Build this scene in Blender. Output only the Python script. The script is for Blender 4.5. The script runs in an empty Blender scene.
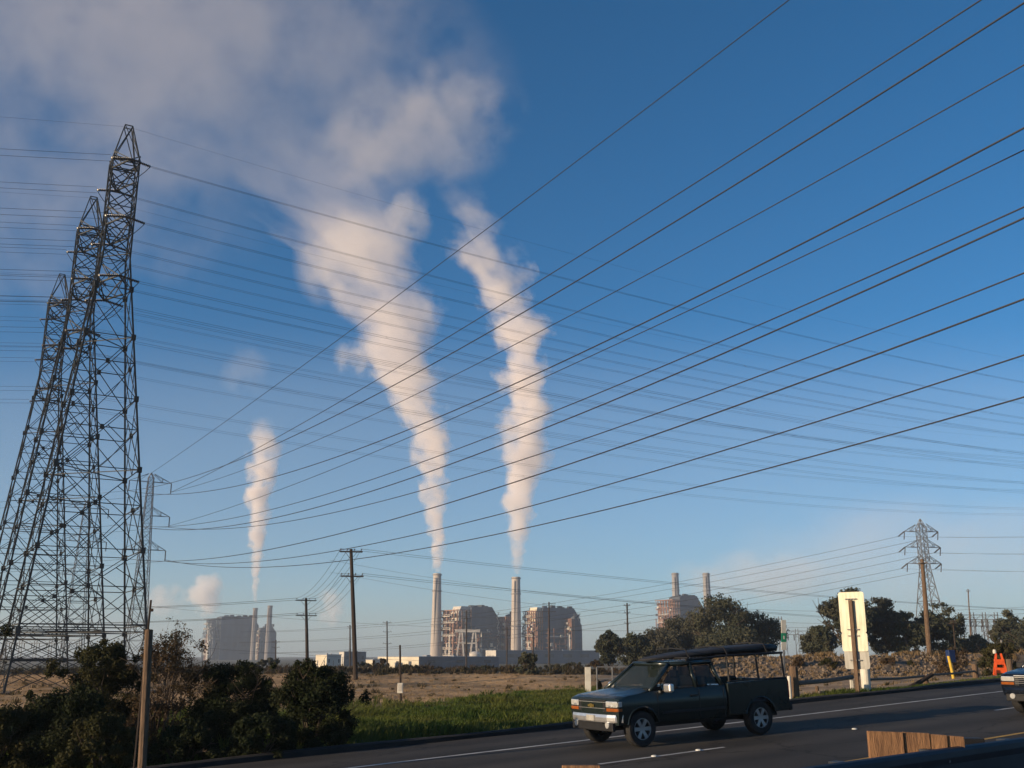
import bpy, bmesh, math, random
import numpy as np
from mathutils import Vector, Matrix
random.seed(7)
rng = np.random.default_rng(11)
scene = bpy.context.scene
COL = scene.collection
R = math.radians

# ------------------------------------------------------------------ camera
FPX = 1027.0
CAM_H = 2.0
PITCH = math.atan((655 - 384) / FPX)
CP, SP = math.cos(PITCH), math.sin(PITCH)
cam_d = bpy.data.cameras.new('camera')
cam = bpy.data.objects.new('camera', cam_d)
COL.objects.link(cam)
cam_d.sensor_width = 36.0
cam_d.lens = FPX * 36.0 / 1024.0
cam_d.clip_end = 20000.0
cam_d.clip_start = 0.05
cam.location = (0, 0, CAM_H)
cam.rotation_euler = (math.pi / 2 + PITCH, 0, 0)
scene.camera = cam


def ray(x, y):
    u = (x - 512) / FPX
    v = (384 - y) / FPX
    return Vector((u, CP - v * SP, SP + v * CP))


def at(x, y, Y):
    """survey point: the sight line of a photo point met at world depth Y"""
    r = ray(x, y)
    t = Y / r.y
    return Vector((r.x * t, Y, CAM_H + r.z * t))


# road plane: climbs gently along D
D = Vector((0.81, 0.585)).normalized()
N = Vector((-D.y, D.x))
GRADE = 0.041
S0 = 16.53


def road_z(s):
    return GRADE * (max(-40.0, min(90.0, s)) - S0)


def sq(x, y):
    return x * D.x + y * D.y, x * N.x + y * N.y


def xy(s, q):
    return Vector((s * D.x + q * N.x, s * D.y + q * N.y))


def rp(s, q, dz=0.0):
    p = xy(s, q)
    return Vector((p.x, p.y, road_z(s) + dz))


ROAD_ANG = math.atan2(D.y, D.x)

# ------------------------------------------------------------------ helpers


def sm(a, b, x):
    t = max(0.0, min(1.0, (x - a) / (b - a)))
    return t * t * (3 - 2 * t)


class MB:
    def __init__(self):
        self.v = []
        self.f = []

    def add(self, vs, fs):
        o = len(self.v)
        self.v.extend([tuple(p) for p in vs])
        self.f.extend([tuple(i + o for i in f) for f in fs])

    def box(self, c, size, rz=0.0, m=None):
        sx, sy, sz = size[0] / 2, size[1] / 2, size[2] / 2
        cs, sn = math.cos(rz), math.sin(rz)
        vs = []
        for dz in (-sz, sz):
            for dx, dy in ((-sx, -sy), (sx, -sy), (sx, sy), (-sx, sy)):
                p = Vector((dx * cs - dy * sn + c[0], dx * sn + dy * cs + c[1], dz + c[2]))
                if m:
                    p = m @ p
                vs.append(p)
        self.add(vs, [(3, 2, 1, 0), (4, 5, 6, 7), (0, 1, 5, 4), (1, 2, 6, 5), (2, 3, 7, 6), (3, 0, 4, 7)])
        return self

    def tube(self, pts, r, n=6, cap=True):
        pts = [Vector(p) for p in pts]
        rs = r if isinstance(r, (list, tuple)) else [r] * len(pts)
        o = len(self.v)
        L = len(pts)
        for i, p in enumerate(pts):
            a = pts[max(0, i - 1)]
            b = pts[min(L - 1, i + 1)]
            t = (b - a)
            if t.length < 1e-9:
                t = Vector((0, 0, 1))
            t.normalize()
            up = Vector((0, 0, 1)) if abs(t.z) < 0.95 else Vector((1, 0, 0))
            x = t.cross(up).normalized()
            y = x.cross(t)
            for k in range(n):
                a2 = 2 * math.pi * (k + .5) / n
                self.v.append(tuple(p + (x * math.cos(a2) + y * math.sin(a2)) * rs[i]))
        for i in range(L - 1):
            for k in range(n):
                k2 = (k + 1) % n
                self.f.append((o + i * n + k, o + i * n + k2, o + (i + 1) * n + k2, o + (i + 1) * n + k))
        if cap:
            self.f.append(tuple(o + k for k in range(n))[::-1])
            self.f.append(tuple(o + (L - 1) * n + k for k in range(n)))
        return self

    def lathe(self, prof, n=16, c=(0, 0, 0), axis='z'):
        o = len(self.v)
        for (r, h) in prof:
            for k in range(n):
                a = 2 * math.pi * k / n
                if axis == 'z':
                    p = (c[0] + r * math.cos(a), c[1] + r * math.sin(a), c[2] + h)
                else:
                    p = (c[0] + r * math.cos(a), c[1] + h, c[2] + r * math.sin(a))
                self.v.append(p)
        for i in range(len(prof) - 1):
            for k in range(n):
                k2 = (k + 1) % n
                q = (o + i * n + k, o + i * n + k2, o + (i + 1) * n + k2, o + (i + 1) * n + k)
                self.f.append(q if axis == 'z' else q[::-1])
        return self

    def prism(self, poly, y0, y1, plane='xz'):
        """poly in xz extruded along y"""
        n = len(poly)
        vs = [(p[0], y0, p[1]) for p in poly] + [(p[0], y1, p[1]) for p in poly]
        fs = [tuple(range(n)), tuple(range(2 * n - 1, n - 1, -1))]
        for i in range(n):
            j = (i + 1) % n
            fs.append((i, i + n, j + n, j)[::-1] if False else (j, j + n, i + n, i)[::-1])
        self.add(vs, fs)
        return self

    def hexa(self, a, b):
        """two quads (4 pts each) joined"""
        self.add(list(a) + list(b), [(3, 2, 1, 0), (4, 5, 6, 7), (0, 1, 5, 4), (1, 2, 6, 5), (2, 3, 7, 6), (3, 0, 4, 7)])
        return self

    def build(self, name, mat, parent=None, smooth=False, bevel=0.0, loc=None):
        me = bpy.data.meshes.new(name)
        me.from_pydata(self.v, [], self.f)
        me.validate()
        if bevel or True:
            bm = bmesh.new()
            bm.from_mesh(me)
            bmesh.ops.recalc_face_normals(bm, faces=bm.faces)
            bm.to_mesh(me)
            bm.free()
        if mat:
            me.materials.append(mat)
        if smooth:
            for p in me.polygons:
                p.use_smooth = True
        o = bpy.data.objects.new(name, me)
        COL.objects.link(o)
        if loc is not None:
            o.location = loc
        if parent:
            o.parent = parent
        if bevel:
            m = o.modifiers.new('bevel', 'BEVEL')
            m.width = bevel
            m.segments = 2
            m.limit_method = 'ANGLE'
            m.angle_limit = R(35)
        return o


def tag(o, label=None, cat=None, group=None, kind=None):
    if label:
        o['label'] = label
    if cat:
        o['category'] = cat
    if group:
        o['group'] = group
    if kind:
        o['kind'] = kind
    return o


def empty(name, loc=(0, 0, 0), rz=0.0, label=None, cat=None, group=None):
    o = bpy.data.objects.new(name, None)
    COL.objects.link(o)
    o.location = loc
    o.rotation_euler = (0, 0, rz)
    return tag(o, label, cat, group)


def children(o):
    return [c for c in COL.objects if c.parent == o]


def copy_tree(o, parent=None):
    c = o.copy()
    COL.objects.link(c)
    if parent:
        c.parent = parent
    for ch in children(o):
        copy_tree(ch, c)
    return c


# ------------------------------------------------------------------ materials


def pmat(name, c1, c2=None, scale=3.0, rough=0.8, metal=0.0, bump=0.0, bscale=None, spec=0.3, stretch=None, coord='Object',
         lo=0.35, hi=0.65, detail=5.0):
    m = bpy.data.materials.new(name)
    m.use_nodes = True
    nt = m.node_tree
    b = nt.nodes['Principled BSDF']
    b.inputs['Roughness'].default_value = rough
    b.inputs['Metallic'].default_value = metal
    b.inputs['Specular IOR Level'].default_value = spec
    if c2 is None:
        c2 = tuple(min(1, c * 0.82) for c in c1)
    tc = nt.nodes.new('ShaderNodeTexCoord')
    src = tc.outputs[coord]
    if stretch:
        mp = nt.nodes.new('ShaderNodeMapping')
        mp.inputs['Scale'].default_value = stretch
        nt.links.new(src, mp.inputs[0])
        src = mp.outputs[0]
    nz = nt.nodes.new('ShaderNodeTexNoise')
    nz.inputs['Scale'].default_value = scale
    nz.inputs['Detail'].default_value = detail
    nt.links.new(src, nz.inputs['Vector'])
    mr = nt.nodes.new('ShaderNodeMapRange')
    mr.inputs[1].default_value = lo
    mr.inputs[2].default_value = hi
    nt.links.new(nz.outputs[0], mr.inputs[0])
    mx = nt.nodes.new('ShaderNodeMix')
    mx.data_type = 'RGBA'
    mx.inputs[6].default_value = (*c1, 1)
    mx.inputs[7].default_value = (*c2, 1)
    nt.links.new(mr.outputs[0], mx.inputs[0])
    nt.links.new(mx.outputs[2], b.inputs['Base Color'])
    if bump:
        n2 = nt.nodes.new('ShaderNodeTexNoise')
        n2.inputs['Scale'].default_value = bscale or scale * 4
        n2.inputs['Detail'].default_value = 6
        nt.links.new(src, n2.inputs['Vector'])
        bp = nt.nodes.new('ShaderNodeBump')
        bp.inputs['Strength'].default_value = bump
        bp.inputs['Distance'].default_value = 0.05
        nt.links.new(n2.outputs[0], bp.inputs['Height'])
        nt.links.new(bp.outputs[0], b.inputs['Normal'])
    return m


def leafmat(name, c1, c2, scale=0.8, trans=0.16):
    m = pmat(name, c1, c2, scale, rough=0.75, spec=0.08)
    nt = m.node_tree
    b = nt.nodes['Principled BSDF']
    out = nt.nodes['Material Output']
    t = nt.nodes.new('ShaderNodeBsdfTranslucent')
    src = b.inputs['Base Color'].links[0].from_socket
    nt.links.new(src, t.inputs[0])
    mx = nt.nodes.new('ShaderNodeMixShader')
    mx.inputs[0].default_value = trans
    nt.links.new(b.outputs[0], mx.inputs[1])
    nt.links.new(t.outputs[0], mx.inputs[2])
    nt.links.new(mx.outputs[0], out.inputs[0])
    return m


M = {}
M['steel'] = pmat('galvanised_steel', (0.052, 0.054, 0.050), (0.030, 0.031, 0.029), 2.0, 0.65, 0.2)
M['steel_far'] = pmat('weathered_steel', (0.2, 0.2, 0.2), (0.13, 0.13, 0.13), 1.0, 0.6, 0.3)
M['wire'] = pmat('conductor', (0.03, 0.03, 0.033), (0.022, 0.022, 0.025), 0.5, 0.6, 0.2)
M['insul'] = pmat('insulator_glass', (0.08, 0.06, 0.05), (0.05, 0.04, 0.035), 3.0, 0.3)
M['wood_pole'] = pmat('creosoted_pole', (0.05, 0.034, 0.025), (0.026, 0.02, 0.016), 6.0, 0.9, bump=0.4, stretch=(6, 6, .5))
M['wood_post'] = pmat('weathered_timber', (0.17, 0.11, 0.07), (0.09, 0.06, 0.038), 5.0, 0.9, bump=0.5, stretch=(6, 6, .6))
M['wood_raw'] = pmat('rough_boards', (0.27, 0.145, 0.07), (0.15, 0.08, 0.042), 4.0, 0.85, bump=0.4, stretch=(5, 5, .8))
M['wood_grey'] = pmat('grey_rail', (0.20, 0.17, 0.14), (0.11, 0.09, 0.075), 5.0, 0.9, bump=0.4, stretch=(.6, 6, 6))
M['concrete'] = pmat('chimney_concrete', (0.42, 0.365, 0.315), (0.33, 0.285, 0.25), 0.06, 0.9, stretch=(1, 1, .3))
M['band'] = pmat('chimney_band', (0.22, 0.20, 0.19), None, 0.1, 0.9)
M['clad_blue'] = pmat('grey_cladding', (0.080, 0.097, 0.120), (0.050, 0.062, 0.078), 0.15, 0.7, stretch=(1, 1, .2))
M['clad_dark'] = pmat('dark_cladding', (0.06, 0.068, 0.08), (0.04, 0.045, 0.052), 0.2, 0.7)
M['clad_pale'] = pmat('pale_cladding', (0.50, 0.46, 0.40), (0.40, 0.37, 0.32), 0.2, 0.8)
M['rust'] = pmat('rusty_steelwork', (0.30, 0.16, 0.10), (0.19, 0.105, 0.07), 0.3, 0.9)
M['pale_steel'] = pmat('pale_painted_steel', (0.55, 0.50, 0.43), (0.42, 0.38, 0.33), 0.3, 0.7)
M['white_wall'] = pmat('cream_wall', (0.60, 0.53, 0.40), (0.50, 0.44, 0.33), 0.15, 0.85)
M['roof_grey'] = pmat('grey_roof', (0.26, 0.28, 0.30), (0.2, 0.21, 0.23), 0.3, 0.8)
M['dark'] = pmat('shaded_gap', (0.02, 0.02, 0.022), None, 1.0, 0.6)  # near black, the shade of inner gaps put into the colour
M['window'] = pmat('window_glass', (0.03, 0.035, 0.04), None, 1.0, 0.1, spec=0.5)
M['white'] = pmat('white_paint', (0.62, 0.59, 0.50), (0.48, 0.45, 0.38), 2.0, 0.6)
M['alu'] = pmat('bare_sign_metal', (0.54, 0.51, 0.38), (0.36, 0.33, 0.24), 2.2, 0.5, 0.1, spec=.4, stretch=(4, 4, .5), lo=.42, hi=.72)
M['alu_grey'] = pmat('bare_sign_metal_dull', (0.35, 0.34, 0.30), (0.23, 0.215, 0.18), 2.2, 0.55, stretch=(4, 4, .5), lo=.42, hi=.72)
M['green'] = pmat('green_band', (0.02, 0.22, 0.12), None, 3.0, 0.5)
M['yellow'] = pmat('yellow_paint', (0.65, 0.42, 0.05), (0.5, 0.32, 0.04), 3.0, 0.6)
M['blue'] = pmat('blue_plastic', (0.012, 0.03, 0.10), None, 3.0, 0.5)
M['orange'] = pmat('orange_sheet', (0.70, 0.10, 0.018), (0.50, 0.065, 0.014), 6.0, 0.5)
M['road_line'] = pmat('white_line', (0.55, 0.55, 0.53), (0.26, 0.26, 0.255), 2.5, 0.8, stretch=(.6, 4, 1))
M['yellow_line'] = pmat('yellow_line', (0.50, 0.30, 0.06), (0.28, 0.17, 0.05), 2.5, 0.8, stretch=(.6, 4, 1))
M['truck'] = pmat('dark_green_paint', (0.018, 0.026, 0.025), (0.014, 0.021, 0.020), 2.0, 0.2, 0.25, spec=0.5)
M['truck2'] = pmat('dark_blue_paint', (0.008, 0.011, 0.019), (0.006, 0.009, 0.016), 2.0, 0.24, 0.2, spec=0.5)
M['trim'] = pmat('black_trim', (0.012, 0.012, 0.013), None, 5.0, 0.6)
M['tyre'] = pmat('tyre_rubber', (0.016, 0.016, 0.017), (0.024, 0.023, 0.022), 10.0, 0.85)
M['chrome'] = pmat('chrome', (0.80, 0.78, 0.74), (0.72, 0.70, 0.67), 5.0, 0.30, 0.85)
M['rim'] = pmat('alloy_rim', (0.52, 0.52, 0.53), (0.42, 0.42, 0.43), 5.0, 0.3, 0.9)
M['lamp'] = pmat('headlamp', (0.75, 0.75, 0.72), (0.6, 0.6, 0.58), 9.0, 0.12, 0.5, spec=.6)
M['amber'] = pmat('amber_lens', (0.26, 0.075, 0.015), None, 9.0, 0.2)
M['red'] = pmat('red_lens', (0.35, 0.02, 0.015), None, 9.0, 0.2)
M['tarp'] = pmat('black_wrap', (0.018, 0.018, 0.02), (0.03, 0.029, 0.03), 3.0, 0.6, bump=.3)
M['gold'] = pmat('gold_emblem', (0.7, 0.5, 0.15), None, 5.0, .25, .9)
M['rail_steel'] = pmat('dark_rail_steel', (0.022, 0.028, 0.04), (0.014, 0.018, 0.026), 1.5, 0.5, 0.2)
M['rock'] = pmat('riprap_stone', (0.20, 0.15, 0.105), (0.10, 0.08, 0.06), 1.3, 0.95, bump=.5, coord='Object')
M['bark'] = pmat('bark', (0.10, 0.075, 0.055), (0.055, 0.04, 0.03), 3.0, 0.95, stretch=(3, 3, .6))
M['leaf_dark'] = leafmat('leaf_dark', (0.015, 0.022, 0.009), (0.029, 0.033, 0.014), 1.1)
M['leaf_olive'] = leafmat('leaf_olive', (0.032, 0.034, 0.013), (0.050, 0.045, 0.018), 1.1)
M['leaf_brown'] = leafmat('leaf_brown', (0.080, 0.050, 0.028), (0.046, 0.038, 0.020), 1.2)
M['leaf_tree'] = leafmat('leaf_tree', (0.056, 0.062, 0.038), (0.090, 0.086, 0.054), 0.25)
M['leaf_grey'] = leafmat('leaf_grey', (0.085, 0.082, 0.060), (0.060, 0.062, 0.044), 0.25)
M['grass'] = leafmat('grass_blade', (0.048, 0.085, 0.016), (0.120, 0.125, 0.032), 0.22, 0.35)
M['straw'] = leafmat('straw_blade', (0.30, 0.21, 0.11), (0.22, 0.15, 0.075), 0.5, 0.3)
M['seat'] = pmat('seat_cloth', (0.06, 0.06, 0.062), (0.045, 0.045, 0.047), 6., .9)
M['stack_grey'] = pmat('grey_stack', (0.26, 0.25, 0.245), (0.20, 0.19, 0.19), .06, .9, stretch=(1, 1, .3))
M['haze_steel'] = pmat('hazed_steelwork', (0.17, 0.18, 0.20), (0.11, 0.12, 0.135), .3, .9)  # haze blue of the distant plant put into the steel colour
M['cup'] = pmat('cup_lens', (.6, .6, .55), None, 3., .4)


def glass_mat():
    m = bpy.data.materials.new('tinted_glass')
    m.use_nodes = True
    b = m.node_tree.nodes['Principled BSDF']
    tc = m.node_tree.nodes.new('ShaderNodeTexCoord')
    nz = m.node_tree.nodes.new('ShaderNodeTexNoise')
    nz.inputs['Scale'].default_value = 1.5
    m.node_tree.links.new(tc.outputs['Object'], nz.inputs[0])
    rp_ = m.node_tree.nodes.new('ShaderNodeMapRange')
    rp_.inputs[3].default_value = 0.03
    rp_.inputs[4].default_value = 0.09
    m.node_tree.links.new(nz.outputs[0], rp_.inputs[0])
    m.node_tree.links.new(rp_.outputs[0], b.inputs['Roughness'])
    b.inputs['Base Color'].default_value = (0.016, 0.026, 0.024, 1)
    b.inputs['Alpha'].default_value = 0.5
    b.inputs['Specular IOR Level'].default_value = 0.45
    return m


M['glass'] = glass_mat()

# ------------------------------------------------------------------ sun, sky
SUN_AZ = Vector((-0.88, -0.475)).normalized()      # towards the sun
SUN_EL = R(11.0)
sun_d = bpy.data.lights.new('sun', 'SUN')
sun_d.energy = 5.0
sun_d.angle = R(0.5)
sun_d.color = (1.0, 0.76, 0.50)
sun = bpy.data.objects.new('sun', sun_d)
COL.objects.link(sun)
to_sun = Vector((SUN_AZ.x * math.cos(SUN_EL), SUN_AZ.y * math.cos(SUN_EL), math.sin(SUN_EL)))
sun.rotation_euler = to_sun.to_track_quat('Z', 'Y').to_euler()
w = bpy.data.worlds.new('World')
scene.world = w
w.use_nodes = True
nt = w.node_tree
bg = nt.nodes['Background']
sky = nt.nodes.new('ShaderNodeTexSky')
sky.sky_type = 'NISHITA'
sky.sun_disc = False
sky.sun_elevation = SUN_EL
sky.sun_rotation = math.atan2(SUN_AZ.x, SUN_AZ.y)
sky.altitude = 0
sky.air_density = 0.7
sky.dust_density = 0.7
sky.ozone_density = 3.0
hs = nt.nodes.new('ShaderNodeHueSaturation')
hs.inputs['Saturation'].default_value = 1.20
hs.inputs['Hue'].default_value = 0.494
nt.links.new(sky.outputs[0], hs.inputs['Color'])
nt.links.new(hs.outputs[0], bg.inputs[0])
bg.inputs[1].default_value = 0.113
scene.view_settings.view_transform = 'Standard'
scene.view_settings.look = 'None'
scene.view_settings.exposure = 0.38
scene.view_settings.gamma = 1.0
scene.view_settings.use_curve_mapping = False
cy = scene.cycles
cy.use_denoising = True
try:
    cy.denoiser = 'OPENIMAGEDENOISE'
except Exception:
    pass
cy.max_bounces = 10
cy.volume_bounces = 7
cy.volume_max_steps = 96
cy.volume_step_rate = 1.0
cy.transparent_max_bounces = 12
cy.sample_clamp_indirect = 4.0
cy.use_adaptive_sampling = True
cy.adaptive_threshold = 0.015


# ------------------------------------------------------------------ ground
EDGE_Q = 22.9


def nz1(x, y):
    return (math.sin(x * .31 + 1.3 * math.sin(y * .17)) * math.cos(y * .27 + 1.1 * math.sin(x * .13)))


def field_z(x, y):
    base = -0.55 + 1.15 * sm(2, 20, x - (y - 40) * .1)
    lev = 0.62 * sm(88, 104, y + 2.0 * math.sin(x * .05) + 1.2 * math.sin(x * .31)) * (1 - sm(6, 22, x))
    bump = 0.10 * nz1(x, y) + .05 * nz1(x * 2.7, y * 2.3)
    return base + lev + bump * sm(20, 40, y)


def far_blend(x, y, z):
    t = sm(125, 330, y)
    return z * (1 - t) - 5.0 * t


def H(x, y):
    s, q = sq(x, y)
    zr = road_z(s)
    f = far_blend(x, y, field_z(x, y))
    if q > 60:
        return f
    if q >= 23.2:
        t = sm(23.4, 34, q)
        return (zr - 0.02) * (1 - t) + f * t
    if q > -9:
        return zr - 0.22
    t = sm(-9, -30, q) if False else max(0, min(1, (-9 - q) / 20.0))
    return (zr - .22) * (1 - t) - 1.2 * t


def axis_coords(dense, step, lim):
    c = [0.0]
    s = step
    while c[-1] < dense:
        c.append(c[-1] + s)
    while c[-1] < lim:
        s *= 1.22
        c.append(min(lim, c[-1] + s))
    return c


LIM = 4200.0
px = axis_coords(50, 1.0, LIM)
xs = [-a for a in px[:0:-1]] + px
py = axis_coords(115, 1.0, LIM)
ys = [-a for a in axis_coords(6, 2.0, LIM)[:0:-1]] + py
nx, ny = len(xs), len(ys)
V = [(x, y, H(x, y)) for y in ys for x in xs]
F = [(j * nx + i, j * nx + i + 1, (j + 1) * nx + i + 1, (j + 1) * nx + i) for j in range(ny - 1) for i in range(nx - 1)]
me = bpy.data.meshes.new('ground')
me.from_pydata(V, [], F)
for p in me.polygons:
    p.use_smooth = True


def ground_mat():
    m = bpy.data.materials.new('field_earth')
    m.use_nodes = True
    nt = m.node_tree
    b = nt.nodes['Principled BSDF']
    b.inputs['Roughness'].default_value = 0.95
    b.inputs['Specular IOR Level'].default_value = 0.1
    at_ = nt.nodes.new('ShaderNodeVertexColor')
    at_.layer_name = 'cover'
    tc = nt.nodes.new('ShaderNodeTexCoord')
    n1 = nt.nodes.new('ShaderNodeTexNoise')
    n1.inputs['Scale'].default_value = 0.22
    n1.inputs['Detail'].default_value = 9
    n1.inputs['Roughness'].default_value = .65
    nt.links.new(tc.outputs['Object'], n1.inputs[0])
    mr = nt.nodes.new('ShaderNodeMapRange')
    mr.inputs[1].default_value = .3
    mr.inputs[2].default_value = .7
    mr.inputs[3].default_value = .42
    mr.inputs[4].default_value = 1.5
    nt.links.new(n1.outputs[0], mr.inputs[0])
    mx = nt.nodes.new('ShaderNodeVectorMath')
    mx.operation = 'SCALE'
    nt.links.new(at_.outputs[0], mx.inputs[0])
    nt.links.new(mr.outputs[0], mx.inputs[3])
    nt.links.new(mx.outputs[0], b.inputs['Base Color'])
    n2 = nt.nodes.new('ShaderNodeTexNoise')
    n2.inputs['Scale'].default_value = 2.5
    n2.inputs['Detail'].default_value = 8
    nt.links.new(tc.outputs['Object'], n2.inputs[0])
    bp = nt.nodes.new('ShaderNodeBump')
    bp.inputs['Strength'].default_value = .7
    bp.inputs['Distance'].default_value = .15
    nt.links.new(n2.outputs[0], bp.inputs['Height'])
    nt.links.new(bp.outputs[0], b.inputs['Normal'])
    return m


def green_edge(x):
    # outer border of the green verge (world y at this x)
    return 70 + 1.5 * x + 5 * math.sin(x * .23) + 3 * math.sin(x * .6 + 1)


col = me.color_attributes.new('cover', 'FLOAT_COLOR', 'POINT')
cols = np.ones((len(V), 4), dtype=np.float32)
for i, (x, y, z) in enumerate(V):
    s, q = sq(x, y)
    straw = np.array((0.44, 0.275, 0.135))
    green = np.array((0.055, 0.075, 0.022))
    sand = np.array((0.30, 0.215, 0.135))
    scrub = np.array((0.085, 0.075, 0.048))
    farc = np.array((0.11, 0.10, 0.065))
    c = straw
    r = sm(5, 13, x)
    c = c * (1 - r) + sand * r
    g = 1 - sm(-6, 6, y - green_edge(x))
    if x > 8:
        g = (1 - sm(24.5, 26.5, q))
    c = c * (1 - g) + green * g
    t = sm(107, 116, y + 3 * math.sin(x * .11))
    c = c * (1 - t) + scrub * t
    t = sm(180, 400, y)
    c = c * (1 - t) + farc * t
    cols[i, :3] = c
col.data.foreach_set('color', cols.ravel())
me.materials.append(ground_mat())
go = bpy.data.objects.new('ground', me)
COL.objects.link(go)
tag(go, 'dry tan field with a green strip beside the highway', 'ground', kind='structure')


# ------------------------------------------------------------------ road (own frame: x along, y across)
def road_frame(o):
    ex = Vector((D.x, D.y, GRADE)).normalized()
    ey = Vector((N.x, N.y, 0))
    ez = ex.cross(ey)
    m = Matrix((ex, ey, ez)).transposed().to_4x4()
    m.translation = Vector((0, 0, -GRADE * S0))
    o.matrix_world = m
    return o


def asphalt():
    m = pmat('asphalt', (0.050, 0.043, 0.035), (0.017, 0.016, 0.015), 0.5, 0.88, bump=.35, bscale=30, stretch=(.25, 1.2, 1), spec=.3,
             lo=.3, hi=.7, detail=9)
    nt = m.node_tree
    b = nt.nodes['Principled BSDF']
    src = b.inputs['Base Color'].links[0].from_socket
    tc = nt.nodes.new('ShaderNodeTexCoord')
    n3 = nt.nodes.new('ShaderNodeTexNoise')
    n3.inputs['Scale'].default_value = 45
    n3.inputs['Detail'].default_value = 3
    nt.links.new(tc.outputs['Object'], n3.inputs[0])
    mr = nt.nodes.new('ShaderNodeMapRange')
    mr.inputs[3].default_value = .6
    mr.inputs[4].default_value = 1.4
    nt.links.new(n3.outputs[0], mr.inputs[0])
    vm = nt.nodes.new('ShaderNodeVectorMath')
    vm.operation = 'SCALE'
    nt.links.new(src, vm.inputs[0])
    nt.links.new(mr.outputs[0], vm.inputs[3])
    # polished wheel paths, oil drip between them and sealed cracks
    sp_ = nt.nodes.new('ShaderNodeSeparateXYZ')
    nt.links.new(tc.outputs['Object'], sp_.inputs[0])

    def mt(op, a, b_=None, clamp=False):
        n = nt.nodes.new('ShaderNodeMath')
        n.operation = op
        n.use_clamp = clamp
        for i, v in enumerate((a, b_)):
            if v is None:
                continue
            if isinstance(v, (int, float)):
                n.inputs[i].default_value = v
            else:
                nt.links.new(v, n.inputs[i])
        return n.outputs[0]
    wob = nt.nodes.new('ShaderNodeTexNoise')
    wob.inputs['Scale'].default_value = .12
    nt.links.new(tc.outputs['Object'], wob.inputs[0])
    q_ = mt('ADD', sp_.outputs[1], mt('MULTIPLY', wob.outputs[0], .7))
    ph = mt('MULTIPLY', mt('SUBTRACT', q_, 13.1 + .35 + .92), 2 * math.pi / 1.84)
    path = mt('MULTIPLY_ADD', mt('COSINE', ph), .20)
    nt.nodes[-1].inputs[2].default_value = 1.0
    vo = nt.nodes.new('ShaderNodeTexVoronoi')
    vo.feature = 'DISTANCE_TO_EDGE'
    vo.inputs['Scale'].default_value = .33
    mpv = nt.nodes.new('ShaderNodeMapping')
    mpv.inputs['Scale'].default_value = (.55, 1.0, 1)
    dn = nt.nodes.new('ShaderNodeTexNoise')
    dn.inputs['Scale'].default_value = 1.6
    dn.inputs['Detail'].default_value = 4
    nt.links.new(tc.outputs['Object'], dn.inputs[0])
    va = nt.nodes.new('ShaderNodeVectorMath')
    va.operation = 'ADD'
    nt.links.new(tc.outputs['Object'], va.inputs[0])
    nt.links.new(dn.outputs['Color'], va.inputs[1])
    nt.links.new(va.outputs[0], mpv.inputs[0])
    nt.links.new(mpv.outputs[0], vo.inputs['Vector'])
    crack = mt('MULTIPLY', vo.outputs['Distance'], 55.0, True)
    crack = mt('MULTIPLY_ADD', crack, .68)
    nt.nodes[-1].inputs[2].default_value = .32
    k_ = mt('MULTIPLY', path, crack)
    vm2 = nt.nodes.new('ShaderNodeVectorMath')
    vm2.operation = 'SCALE'
    nt.links.new(vm.outputs[0], vm2.inputs[0])
    nt.links.new(k_, vm2.inputs[3])
    nt.links.new(vm2.outputs[0], b.inputs['Base Color'])
    return m


M['asphalt'] = asphalt()
M['berm'] = pmat('kerb_asphalt', (0.022, 0.020, 0.018), (0.013, 0.012, 0.011), 1.5, .95, bump=.5)
r = MB()
xs_ = [-140 + i * 3 for i in range(0, 78)]
qs_ = [-6 + i * (EDGE_Q + 6) / 12 for i in range(13)]
vs = [(x, q, 0) for x in xs_ for q in qs_]
k = len(qs_)
fs = [(i * k + j, (i + 1) * k + j, (i + 1) * k + j + 1, i * k + j + 1) for i in range(len(xs_) - 1) for j in range(k - 1)]
r.add(vs, fs)
ro = r.build('road', M['asphalt'])
road_frame(ro)
tag(ro, 'worn grey asphalt highway climbing to the right', 'road', kind='structure')


def strip(name, s0, s1, q0, q1, mat, label, z=0.004, step=2.0):
    b = MB()
    n = max(1, int((s1 - s0) / step))
    vs, fs = [], []
    for i in range(n + 1):
        s = s0 + (s1 - s0) * i / n
        vs += [(s, q0, z), (s, q1, z)]
    for i in range(n):
        fs.append((2 * i, 2 * i + 2, 2 * i + 3, 2 * i + 1))
    b.add(vs, fs)
    o = b.build(name, mat)
    road_frame(o)
    return tag(o, label, 'road marking', kind='structure')


strip('edge_line', -60, 90, 20.10, 20.24, M['road_line'], 'solid white edge line on the far side of the highway')
strip('centre_line', -60, 90, 13.02, 13.16, M['yellow_line'], 'yellow centre line of the highway')
for i, s in enumerate((-.5, 14.1, 28.7, 43.3, 57.9)):
    strip('lane_dash', s, s + 3.6, 16.49, 16.61, M['road_line'], 'white lane dash on the asphalt')
# raised asphalt kerb along the far edge
b = MB()
prof = [(EDGE_Q - .02, -.05), (EDGE_Q + .06, .10), (EDGE_Q + .16, .125), (EDGE_Q + .30, .125), (EDGE_Q + .62, -.25)]
vs, fs = [], []
ss = [-120 + i * 1.5 for i in range(141)]
for s in ss:
    j = .03 * math.sin(s * .7) + .02 * math.sin(s * 2.1)
    for (q, z) in prof:
        vs.append((s, q + j * (z > 0), z + j * .5 * (z > 0)))
k = len(prof)
for i in range(len(ss) - 1):
    for j in range(k - 1):
        fs.append((i * k + j, (i + 1) * k + j, (i + 1) * k + j + 1, i * k + j + 1))
b.add(vs, fs)
ko = b.build('kerb', M['berm'])
road_frame(ko)
tag(ko, 'dark low asphalt kerb along the far road edge', 'kerb', kind='structure')
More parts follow.
